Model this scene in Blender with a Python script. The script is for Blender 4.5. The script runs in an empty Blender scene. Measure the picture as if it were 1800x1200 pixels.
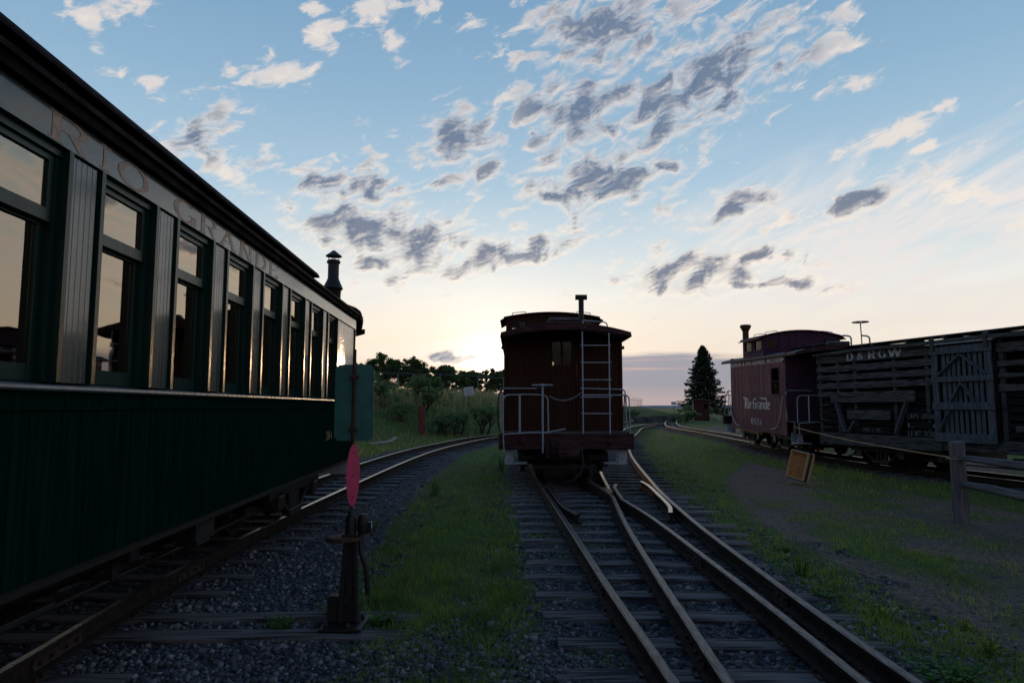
import bpy, bmesh, math, random
import numpy as np
from mathutils import Vector, Matrix
random.seed(7)
R = math.radians
rng = np.random.default_rng(11)
scn = bpy.context.scene
col = scn.collection

# ------------------------------------------------------------------ camera
SUN_AZ, SUN_EL = -1.7, 3.4
cam_d = bpy.data.cameras.new('camera')
cam = bpy.data.objects.new('camera', cam_d)
col.objects.link(cam)
cam.location = (0, 0, 1.4)
cam.rotation_euler = (R(90) + math.atan(115 / 1200), 0, 0)
cam_d.sensor_width = 36
cam_d.lens = 24
cam_d.clip_start = .05
cam_d.clip_end = 6000
scn.camera = cam
scn.view_settings.view_transform = 'Standard'
scn.view_settings.look = 'None'
scn.view_settings.exposure = 0
scn.view_settings.gamma = 1


def lin(r, g, b):
    f = lambda c: (c / 255) / 12.92 if c / 255 <= .04045 else ((c / 255 + .055) / 1.055) ** 2.4
    return (f(r), f(g), f(b), 1)


# ------------------------------------------------------------------ node helper
class NT:
    def __init__(s, nt):
        s.nt = nt

    def n(s, t, **k):
        o = s.nt.nodes.new(t)
        for a, b in k.items():
            setattr(o, a, b)
        return o

    def inp(s, sock, v):
        if v is None:
            return
        if isinstance(v, bpy.types.NodeSocket):
            s.nt.links.new(v, sock)
        else:
            sock.default_value = v

    def math(s, op, a, b=None, c=None, clamp=False):
        o = s.n('ShaderNodeMath', operation=op, use_clamp=clamp)
        s.inp(o.inputs[0], a)
        s.inp(o.inputs[1], b)
        s.inp(o.inputs[2], c)
        return o.outputs[0]

    def sstep(s, v, a, b, lo=0., hi=1., kind='SMOOTHSTEP'):
        o = s.n('ShaderNodeMapRange', interpolation_type=kind)
        s.inp(o.inputs['Value'], v)
        o.inputs['From Min'].default_value = a
        o.inputs['From Max'].default_value = b
        o.inputs['To Min'].default_value = lo
        o.inputs['To Max'].default_value = hi
        return o.outputs[0]

    def mix(s, f, a, b, blend='MIX'):
        o = s.n('ShaderNodeMix', data_type='RGBA', blend_type=blend)
        s.inp(o.inputs[0], f)
        s.inp(o.inputs[6], a)
        s.inp(o.inputs[7], b)
        return o.outputs[2]

    def noise(s, vec, scale, detail=4, rough=.5, dist=0.):
        o = s.n('ShaderNodeTexNoise')
        s.inp(o.inputs['Vector'], vec)
        o.inputs['Scale'].default_value = scale
        o.inputs['Detail'].default_value = detail
        o.inputs['Roughness'].default_value = rough
        o.inputs['Distortion'].default_value = dist
        return o.outputs[0]

    def ramp(s, f, stops, interp='LINEAR'):
        o = s.n('ShaderNodeValToRGB')
        o.color_ramp.interpolation = interp
        e = o.color_ramp.elements
        while len(e) < len(stops):
            e.new(.5)
        for i, (p, c) in enumerate(stops):
            e[i].position = p
            e[i].color = c
        s.inp(o.inputs[0], f)
        return o.outputs[0]

    def mapping(s, vec, loc=(0, 0, 0), rot=(0, 0, 0), scale=(1, 1, 1), kind='POINT'):
        o = s.n('ShaderNodeMapping', vector_type=kind)
        s.inp(o.inputs[0], vec)
        o.inputs[1].default_value = loc
        o.inputs[2].default_value = rot
        o.inputs[3].default_value = scale
        return o.outputs[0]

    def comb(s, x, y, z=0.):
        o = s.n('ShaderNodeCombineXYZ')
        s.inp(o.inputs[0], x)
        s.inp(o.inputs[1], y)
        s.inp(o.inputs[2], z)
        return o.outputs[0]


# ------------------------------------------------------------------ world: Nishita sky, graded dusk, clouds
CL=[(8.0,29.7,7.1,2.7,3,0.55),(16.5,25.5,6.7,2.4,18,0.8),(12.7,23.4,3.5,2.0,22,0.9),(24.4,26.1,4.2,1.1,10,0.1),(18.2,23.9,3.4,0.9,13,0.1),(5.9,24.2,4.1,2.4,10,0.8),(1.2,24.1,2.5,1.9,40,0.15),(-4.9,21.9,3.2,1.5,17,0.7),(7.6,18.5,5.9,1.9,8,0.9),(-2.5,19.5,2.4,1.1,28,0.5),(-6.1,18.3,1.9,0.7,11,0.4),(2.9,17.4,3.4,0.8,8,0.2),(13.0,19.3,2.3,0.6,-4,0.1),(18.8,15.8,3.2,0.6,13,0.9),(-12.9,14.8,5.4,2.2,7,0.8),(-8.0,13.2,4.1,1.8,21,0.85),(-11.9,11.8,2.3,0.6,7,0.5),(-2.2,12.6,3.6,1.0,24,0.8),(2.7,13.4,3.6,0.8,20,0.6),(-16.2,17.8,2.1,1.2,5,0.6),(-12.1,17.8,2.6,1.8,36,0.6),(15.8,10.8,5.9,1.5,3,0.9),(19.8,12.0,2.5,0.5,27,0.5),(19.1,9.5,2.6,0.4,-3,0.5),(22.9,9.4,3.6,0.4,-4,0.5),(29.3,19.5,3.4,0.8,13,0.15),(27.9,15.5,4.2,0.8,16,0.6),(32.7,15.2,2.7,1.0,-10,0.25),(31.8,18.5,1.0,0.4,17,0),(-19.6,25.4,3.4,1.0,3,0.1),(-23.7,25.2,1.1,0.6,9,0),(-23.4,22.3,2.3,1.0,22,0.2),(-25.6,20.0,2.5,1.6,46,0.6),(-24.0,18.1,2.5,0.9,-3,0.1),(-21.1,19.0,1.7,0.6,7,0.4),(-33.5,26.3,0.7,1.1,5,0.1),(-31.0,27.8,2.4,0.8,18,0.1),(-28.7,23.2,0.8,0.6,11,0.1),(-31.3,23.5,0.8,0.4,12,0),(-34.1,26.7,1.3,0.5,24,0),(-10.4,28.7,1.2,1.9,52,0),(-16.5,28.0,1.7,0.5,11,0),(-14.7,29.3,2.4,0.7,14,0),(-8.0,31.2,1.5,0.8,3,0),(-17.1,30.3,1.2,0.4,7,0),(-12.4,30.7,2.9,0.8,21,0),(-3.6,30.6,1.3,0.4,13,0),(0.7,27.9,1.7,0.6,8,0),(27.0,28.4,1.1,0.7,6,0),(-12.1,20.6,1.2,0.7,22,0),(-12.7,22.8,0.9,0.3,4,0),(33.7,21.1,0.8,0.8,-13,0),(22.2,14.3,2.5,0.4,4,0),(14.8,30.8,2.6,1.2,18,0.2),(2.0,22.2,1.4,1.2,-42,0.1),(-4.8,3.9,3.0,0.5,0,0.9),(27.1,23.5,2.3,0.5,7,0),
    (50,15,9,2,12,.6),(62,22,8,3,20,.5),(45,24,5,2,20,.2),(75,13,10,2.5,0,.6),(58,9,9,1,5,.5),(-60,20,12,3,10,.5),(95,20,14,4,10,.5),(150,22,20,5,0,.6),(-120,25,20,5,0,.6)]
w = bpy.data.worlds.new('World')
scn.world = w
w.use_nodes = True
w.cycles.sampling_method = 'MANUAL'
w.cycles.sample_map_resolution = 512
w.node_tree.nodes.clear()
q = NT(w.node_tree)
tc = q.n('ShaderNodeTexCoord').outputs['Generated']
sep = q.n('ShaderNodeSeparateXYZ')
q.inp(sep.inputs[0], tc)
X, Y, Z = sep.outputs
az = q.math('MULTIPLY', q.math('ARCTAN2', X, Y), 57.29578)
el = q.math('MULTIPLY', q.math('ARCSINE', Z), 57.29578)
ae = q.comb(az, el, 0.)
elp = q.math('DIVIDE', q.math('MAXIMUM', el, 0.), 90.)
S = lambda d: d / 90
front = q.ramp(elp, [(0, lin(176, 164, 164)), (S(2), lin(214, 192, 176)), (S(4.5), lin(243, 230, 214)), (S(7), lin(245, 238, 226)), (S(9.5), lin(234, 237, 235)),
                     (S(13), lin(208, 224, 233)), (S(18), lin(172, 203, 225)), (S(25), lin(146, 183, 212)), (S(33), lin(122, 164, 199)), (S(60), lin(74, 116, 160)), (1, lin(60, 98, 142))])
back = q.ramp(elp, [(0, lin(130, 122, 138)), (S(8), lin(154, 148, 162)), (S(20), lin(130, 150, 176)), (S(45), lin(98, 126, 162)), (1, lin(60, 98, 142))])
ff = q.sstep(Y, -.35, .75)
base = q.mix(ff, back, front)
sky = q.n('ShaderNodeTexSky', sky_type='NISHITA', sun_disc=False)
sky.sun_elevation = R(SUN_EL)
sky.sun_rotation = R(SUN_AZ)
sky.air_density = 1.0
sky.dust_density = 1.5
nis = q.mix(1., sky.outputs[0], (.1, .1, .1, 1), 'MULTIPLY')
base = q.mix(.06, base, nis)
# brightness round the hidden sun
sv = Vector((math.sin(R(SUN_AZ)) * math.cos(R(SUN_EL)), math.cos(R(SUN_AZ)) * math.cos(R(SUN_EL)), math.sin(R(SUN_EL))))
dt = q.n('ShaderNodeVectorMath', operation='DOT_PRODUCT')
q.inp(dt.inputs[0], tc)
dt.inputs[1].default_value = sv
ang = q.math('MULTIPLY', q.math('ARCCOSINE', q.math('MINIMUM', dt.outputs['Value'], 1.)), 57.29578)
g1 = q.math('EXPONENT', q.math('MULTIPLY', q.math('POWER', q.math('DIVIDE', ang, 1.9), 1.4), -1.))
g2 = q.math('EXPONENT', q.math('MULTIPLY', q.math('POWER', q.math('DIVIDE', ang, 7.), 1.5), -1.))
lp = q.n('ShaderNodeCombineXYZ')
# streaky high veil
uv = q.comb(q.math('DIVIDE', X, q.math('ADD', Z, .12)), q.math('DIVIDE', Y, q.math('ADD', Z, .12)), 0.)
veil = q.noise(q.comb(q.math('MULTIPLY_ADD', el, .01, q.math('MULTIPLY', az, .03)), q.math('MULTIPLY_ADD', az, -.03, q.math('MULTIPLY', el, .22)), 0.), 1.6, 5, .6, .6)
veil2 = q.noise(q.comb(q.math('MULTIPLY_ADD', el, .03, q.math('MULTIPLY', az, .045)), q.math('MULTIPLY_ADD', az, -.10, q.math('MULTIPLY', el, .22)), 7.), 1.5, 6, .64, 1.2)
vm = q.math('MULTIPLY', q.sstep(az, 8, 24), q.math('MULTIPLY', q.sstep(el, 3, 9), q.sstep(el, 22, 13)))
vA = q.math('MULTIPLY', q.sstep(veil2, .36, .70), q.math('MULTIPLY', vm, 1.))
vl = q.math('MULTIPLY', q.sstep(veil, .42, .72), q.math('MULTIPLY', q.sstep(el, 1, 6), q.sstep(el, 15, 8)))
base = q.mix(q.math('MULTIPLY', vl, .7), base, lin(252, 245, 236))
base = q.mix(vA, base, lin(238, 230, 226))
# low grey-violet bank of cloud to the right, with pink streaks
lown = q.noise(q.comb(q.math('MULTIPLY', az, .05), q.math('MULTIPLY', el, .5), 0.), 1.2, 3, .6)
lowe = q.math('ADD', el, q.math('MULTIPLY', q.math('SUBTRACT', lown, .5), 3.0))
lowm = q.math('MULTIPLY', q.sstep(lowe, 4.5, 3.8), q.sstep(az, 3, 8))
lowm2 = q.math('MULTIPLY', q.sstep(lowe, 1.6, .9), q.sstep(az, -2, -12))
pink = q.sstep(q.noise(q.comb(q.math('MULTIPLY', az, .05), q.math('MULTIPLY', el, 1.1), 5.), 1.1, 2.5, .5), .50, .62)
lowc = q.mix(q.math('MULTIPLY', pink, .8), lin(150, 152, 166), lin(212, 176, 166))
lowc = q.mix(q.sstep(el, 2.2, .3), lowc, lin(184, 168, 168))
base = q.mix(q.math('MULTIPLY', lowm, .9), base, lowc)
# clouds: one implicit ellipse per cloud, all warped and torn by the same noise
wn = q.n('ShaderNodeTexNoise')
q.inp(wn.inputs['Vector'], ae)
wn.inputs['Scale'].default_value = .38
wn.inputs['Detail'].default_value = 1.5
wv = q.n('ShaderNodeVectorMath', operation='MULTIPLY_ADD')
q.inp(wv.inputs[0], wn.outputs['Color'])
wv.inputs[1].default_value = (3.0, 1.6, 0)
q.inp(wv.inputs[2], q.comb(q.math('SUBTRACT', az, 1.5), q.math('SUBTRACT', el, .8), 1.))
def dot(v, c):
    o = q.n('ShaderNodeVectorMath', operation='DOT_PRODUCT')
    q.inp(o.inputs[0], v)
    o.inputs[1].default_value = c
    return o.outputs['Value']
acc = None
dk = None
for (a, e, ra, re, ro, d) in CL:
    c_, s_ = math.cos(R(ro)), math.sin(R(ro))
    kx, ky = 1 / (ra * (1.15 + .65 * d) + .35), 1 / (re * (1.05 + 1.25 * d) + .2)
    u = dot(wv.outputs[0], (c_ * kx, s_ * kx, -(a * c_ + e * s_) * kx))
    v = dot(wv.outputs[0], (-s_ * ky, c_ * ky, (a * s_ - e * c_) * ky))
    r2 = q.math('MULTIPLY_ADD', v, v, q.math('MULTIPLY', u, u))
    acc = r2 if acc is None else q.math('MINIMUM', acc, r2)
    if d > .3:
        r2 = q.math('ADD', r2, (.9 - d) * 1.2)
        dk = r2 if dk is None else q.math('MINIMUM', dk, r2)
acc = q.math('SUBTRACT', 1.05, q.math('SQRT', acc))
acc = q.math('MAXIMUM', acc, -1.)
def cn(off, det):
    # torn along the wind: long axis up to the right
    al = q.math('MULTIPLY_ADD', el, .13, q.math('MULTIPLY_ADD', az, .30, off * .2))
    ac = q.math('MULTIPLY_ADD', az, -.24, q.math('MULTIPLY_ADD', el, .68, off))
    return q.noise(q.comb(al, ac, 2.3), 1.25, det, .61, .45)
n0, n1 = cn(0., 8), cn(-.26, 4)
dens = q.math('ADD', acc, q.math('MULTIPLY', q.math('SUBTRACT', n0, .5), q.sstep(dk, .1, 1.1, 2.3, 3.7)))
cov = q.sstep(dens, .20, .92)
shade = q.math('MULTIPLY', q.math('SUBTRACT', n1, n0), 3.4)
core = q.math('ADD', q.sstep(dens, .50, .98), shade)
core = q.math('MULTIPLY', q.math('MAXIMUM', q.math('MINIMUM', core, 1.), 0.), q.sstep(dk, 1.25, .35))
warm = q.sstep(el, 26, 8)
edge = q.mix(warm, lin(222, 216, 214), lin(255, 242, 226))
edge = q.mix(q.sstep(n0, .56, .70), edge, lin(236, 226, 218))
dark = q.mix(warm, lin(84, 112, 146), lin(98, 110, 134))
dark = q.mix(q.math('MULTIPLY', q.sstep(n1, .4, .62), .35), dark, lin(150, 150, 160))
cc = q.mix(core, edge, dark)
cc = q.mix(ff, q.mix(.6, cc, lin(70, 78, 98)), cc)
base = q.mix(q.math('MULTIPLY', cov, .93), base, cc)
gl = q.mix(1., (1, .90, .72, 1), q.comb(g1, g1, g1), 'MULTIPLY')
gm = q.mix(1., q.mix(1., gl, (1.35, 1.35, 1.35, 1), 'MULTIPLY'), q.mix(1., (.10, .10, .10, 1), q.comb(g2, g2, g2), 'MULTIPLY'), 'ADD')
base = q.mix(1., base, gm, 'ADD')
# ground-side half of the sphere
base = q.mix(q.sstep(el, -.2, -2), base, lin(40, 42, 48))
bg = q.n('ShaderNodeBackground')
q.inp(bg.inputs[0], base)
bg.inputs[1].default_value = 1.0
wo = q.n('ShaderNodeOutputWorld')
w.node_tree.links.new(bg.outputs[0], wo.inputs[0])

sd = bpy.data.lights.new('sun', 'SUN')
sd.energy = .5
sd.angle = R(.6)
sd.color = (1, .62, .32)
sun = bpy.data.objects.new('sun', sd)
col.objects.link(sun)
sun.rotation_euler = (-sv).to_track_quat('-Z', 'Y').to_euler()
#SECTION2
# ------------------------------------------------------------------ materials
def pmat(name, c1, c2=None, rough=.7, metal=0., scale=6., grain=(1, 1, 1), bump=.3, bscale=None, c3=None, spec=.5, coat=0., thr=(.35, .65), wear=(.62, .70), attr=None, trl=0.):
    m = bpy.data.materials.new(name)
    m.use_nodes = True
    nt = m.node_tree
    nt.nodes.clear()
    k = NT(nt)
    tcn = k.n('ShaderNodeTexCoord').outputs['Object']
    v = k.mapping(tcn, scale=grain)
    c1 = tuple(c1) + (1,)
    c2 = tuple(c2 or [x * .6 for x in c1[:3]]) + (1,)
    n = k.noise(v, scale, 6, .6, .3)
    c = k.mix(k.sstep(n, *thr), c1, c2)
    if c3:
        n3 = k.noise(v, scale * .55, 7, .7, .5)
        c = k.mix(k.sstep(n3, *wear), c, tuple(c3) + (1,))
    if attr:
        at = k.n('ShaderNodeAttribute', attribute_name='var')
        c = k.mix(at.outputs['Fac'], c, tuple(attr) + (1,))
    b = k.n('ShaderNodeBsdfPrincipled')
    k.inp(b.inputs['Base Color'], c)
    k.inp(b.inputs['Roughness'], k.sstep(n, .3, .7, rough * .85, min(1, rough * 1.15), 'LINEAR'))
    b.inputs['Metallic'].default_value = metal
    b.inputs['Specular IOR Level'].default_value = spec
    b.inputs['Coat Weight'].default_value = coat
    b.inputs['Coat Roughness'].default_value = .08
    if coat > .9:
        b.inputs['Coat IOR'].default_value = 1.58
    if bump:
        bn = k.n('ShaderNodeBump')
        bn.inputs['Strength'].default_value = bump
        bn.inputs['Distance'].default_value = .01
        k.inp(bn.inputs['Height'], k.noise(v, bscale or scale * 2.5, 5, .65))
        nt.links.new(bn.outputs[0], b.inputs['Normal'])
    o = k.n('ShaderNodeOutputMaterial')
    if trl:
        t_ = k.n('ShaderNodeBsdfTranslucent')
        k.inp(t_.inputs[0], k.mix(1., c, (1.25, 1.35, .7, 1), 'MULTIPLY'))
        mx = k.n('ShaderNodeMixShader')
        mx.inputs[0].default_value = trl
        nt.links.new(b.outputs[0], mx.inputs[1])
        nt.links.new(t_.outputs[0], mx.inputs[2])
        nt.links.new(mx.outputs[0], o.inputs[0])
    else:
        nt.links.new(b.outputs[0], o.inputs[0])
    return m


def glassmat(name, tint, ior, add):
    m = bpy.data.materials.new(name)
    m.use_nodes = True
    nt = m.node_tree
    nt.nodes.clear()
    k = NT(nt)
    fr = k.n('ShaderNodeFresnel')
    fr.inputs[0].default_value = ior
    f = k.math('ADD', fr.outputs[0], add, clamp=True)
    tr = k.n('ShaderNodeBsdfTransparent')
    tr.inputs[0].default_value = tint
    g = k.n('ShaderNodeBsdfGlossy')
    g.inputs['Roughness'].default_value = .015
    g.inputs[0].default_value = (1, .87, .70, 1) if add else (.45, .45, .42, 1)  # coach panes: amber of the reflected sky tinted into the gloss
    tcn = k.n('ShaderNodeTexCoord').outputs['Object']
    bn = k.n('ShaderNodeBump')
    bn.inputs['Strength'].default_value = .06
    bn.inputs['Distance'].default_value = .02
    k.inp(bn.inputs['Height'], k.noise(tcn, 2.5, 2, .5))
    nt.links.new(bn.outputs[0], g.inputs['Normal'])
    mx = k.n('ShaderNodeMixShader')
    k.inp(mx.inputs[0], f)
    nt.links.new(tr.outputs[0], mx.inputs[1])
    nt.links.new(g.outputs[0], mx.inputs[2])
    o = k.n('ShaderNodeOutputMaterial')
    nt.links.new(mx.outputs[0], o.inputs[0])
    return m


G = (8, 8, .5)      # grain running up the boards
MT = dict(
    coach=pmat('coach green paint', (.006, .030, .025), (.004, .020, .017), .26, 0, 3, G, .15, 22, spec=.2, coat=.0),
    coachgloss=pmat('coach varnished green', (.010, .032, .030), (.006, .020, .020), .16, 0, 3, (8, 8, 1.2), .55, 26, spec=.6, coat=.75, c3=(.03, .03, .03), wear=(.66, .70)),
    coachdull=pmat('coach lower green', (.0032, .021, .015), (.002, .012, .009), 1., 0, 3, G, .08, 18, spec=0., c3=(.012, .022, .02), wear=(.68, .74)),
    coachroof=pmat('coach roof tar', (.018, .012, .014), (.010, .007, .009), .9, 0, 5, bump=.6, spec=.1),
    sill=pmat('worn sill paint', (.10, .12, .14), (.06, .08, .09), .3, 0, 6, bump=.3),
    gold=pmat('faded gold leaf', (.37, .22, .13), (.26, .155, .10), .45, 0, 25, bump=.2),
    black=pmat('black iron', (.012, .012, .013), (.02, .018, .018), .55, .3, 12, bump=.4, c3=(.05, .028, .018)),
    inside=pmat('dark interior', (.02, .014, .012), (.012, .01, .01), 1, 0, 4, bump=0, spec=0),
    glass=glassmat('old window glass', (.62, .64, .62, 1), 1.75, .20),
    glass2=glassmat('dusty caboose glass', (.72, .75, .70, 1), 1.35, .0),
    rail=pmat('rusty rail flank', (.030, .019, .016), (.018, .013, .012), .85, 0, 14, bump=.5, c3=(.05, .028, .02), spec=.15),
    steel=pmat('worn rail head', (.115, .112, .125), (.05, .042, .046), .42, .75, 9, (9, .8, .8), .4, 40, c3=(.06, .034, .028), wear=(.54, .62)),
    shiny=pmat('polished rail head', (.27, .25, .245), (.17, .15, .145), .3, .9, 10, bump=.2),
    tie=pmat('weathered tie wood', (.145, .132, .135), (.036, .032, .034), .9, 0, 2.2, (.8, 14, 9), 1., 6, c3=(.19, .165, .155), spec=.15, thr=(.42, .58)),
    plate=pmat('rusty tie plate', (.06, .035, .03), (.03, .02, .018), .75, .4, 20, bump=.5),
    stone=pmat('crushed stone', (.090, .092, .102), (.028, .030, .035), .9, 0, 11, bump=.4, attr=(.24, .23, .24), spec=.2),
    caboose=pmat('oxide red boards', (.052, .018, .010), (.032, .012, .008), .75, 0, 5, G, .7, 20, spec=.15),
    cabtrim=pmat('weathered red trim', (.070, .028, .028), (.032, .015, .016), .85, 0, 5, (.6, 3, 5), 1., 16, c3=(.13, .085, .085), spec=.2),
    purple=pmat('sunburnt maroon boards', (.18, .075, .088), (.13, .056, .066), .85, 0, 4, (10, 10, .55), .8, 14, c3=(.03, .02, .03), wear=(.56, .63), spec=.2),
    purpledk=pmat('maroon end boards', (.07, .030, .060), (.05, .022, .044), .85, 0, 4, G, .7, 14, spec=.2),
    silver=pmat('silver grab iron paint', (.38, .40, .44), (.26, .27, .30), .45, .1, 18, bump=.3, c3=(.22, .18, .17)),
    step=pmat('galvanised step', (.38, .42, .46), (.26, .29, .33), .6, .2, 14, bump=.3),
    white=pmat('faded white lettering', (.62, .60, .58), (.48, .46, .46), .8, 0, 30, bump=.2),
    roofmetal=pmat('grey tar paper roof', (.12, .12, .14), (.06, .06, .075), .8, 0, 4, (1, 1, 1), .8, 12),
    grey=pmat('silvered old boards', (.105, .104, .104), (.038, .039, .041), .9, 0, 3, (1., 1., 14), 1., 10, c3=(.014, .014, .016), wear=(.53, .60), spec=.15),
    greyv=pmat('silvered door boards', (.105, .120, .138), (.060, .068, .080), .9, 0, 3, (9, 9, 1), 1., 10, c3=(.03, .033, .04), wear=(.58, .66), spec=.15),
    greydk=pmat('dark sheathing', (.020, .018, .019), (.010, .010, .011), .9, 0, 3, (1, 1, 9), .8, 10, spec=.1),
    boxwhite=pmat('stencil paint', (.50, .53, .56), (.10, .11, .12), .9, 0, 30, (1, 1, 3), .2, thr=(.5, .56)),
    stencil=pmat('worn stencil paint', (.22, .23, .24), (.02, .02, .022), .9, 0, 30, (1, 1, 3), .2, thr=(.46, .54)),
    fence=pmat('split rail wood', (.16, .14, .145), (.085, .075, .08), .9, 0, 2.5, (7, 7, .8), 1., 9, spec=.15),
    fencer=pmat('split rail wood laid', (.17, .165, .175), (.09, .085, .095), .9, 0, 2.5, (7, .8, 7), 1., 9, spec=.15),
    tgreen=pmat('target green enamel', (.008, .125, .100), (.006, .095, .078), .45, 0, 8, bump=.2, c3=(.015, .05, .04), wear=(.64, .68)),
    tred=pmat('target red enamel', (.60, .030, .12), (.44, .022, .085), .5, 0, 8, bump=.3, c3=(.15, .02, .03), wear=(.6, .64)),
    rust=pmat('rusted mast', (.09, .035, .018), (.04, .018, .012), .8, .2, 14, bump=.5),
    tan=pmat('sun bleached tan plastic', (.62, .27, .09), (.45, .19, .07), .7, 0, 16, bump=.3),
    tanrim=pmat('pale tan plastic', (.62, .38, .17), (.50, .30, .13), .7, 0, 16, bump=.2),
    slab=pmat('dark rubber slab', (.035, .032, .034), None, .8, 0, 8, bump=.3),
    sign=pmat('white sign enamel', (.62, .62, .64), (.5, .5, .52), .5, 0, 4, bump=.1),
    ink=pmat('sign lettering ink', (.10, .10, .11), None, .7, 0, 4, bump=0),
    galv=pmat('galvanised steel', (.20, .21, .22), (.14, .15, .16), .5, .6, 9, bump=.2),
    redpost=pmat('red painted post', (.16, .035, .03), (.09, .022, .02), .8, 0, 8, bump=.4),
    bark=pmat('bark', (.06, .045, .035), (.03, .024, .02), .95, 0, 6, (3, 3, .6), 1., 9),
    log=pmat('bare log', (.42, .38, .34), (.26, .23, .21), .9, 0, 6, (4, 4, 1), .8, 9),
    grass=pmat('grass blades', (.17, .295, .065), (.045, .125, .038), .7, 0, 3.2, bump=0, attr=(.30, .23, .10), spec=.15, trl=.45),
    dry=pmat('dry bunch grass', (.52, .38, .29), (.36, .28, .20), .8, 0, 1.5, bump=0, attr=(.13, .17, .08), spec=.1, trl=.4),
    weed=pmat('broad weed leaves', (.085, .21, .05), (.05, .14, .045), .6, 0, 9, bump=0, attr=(.34, .33, .05), spec=.2, trl=.4),
    shrub=pmat('shrub leaves', (.14, .24, .10), (.08, .15, .075), .7, 0, 3, bump=0, attr=(.17, .20, .16), spec=.15, trl=.4),
    oak=pmat('oak leaves', (.07, .115, .035), (.035, .065, .022), .7, 0, 2, bump=0, attr=(.12, .16, .04), spec=.15, trl=.4),
    spruce=pmat('spruce needles', (.026, .048, .034), (.014, .03, .022), .8, 0, 2, bump=0, attr=(.05, .07, .05), spec=.1, trl=.2),
    rope=pmat('yellow rope', (.30, .25, .12), (.2, .16, .08), .8, 0, 30, bump=.3),
    hill=pmat('haze tinted hills', (.10, .15, .22), (.07, .11, .17), .9, 0, .01, bump=0),  # blue of distance haze painted into the hills' base colour
)


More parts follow.
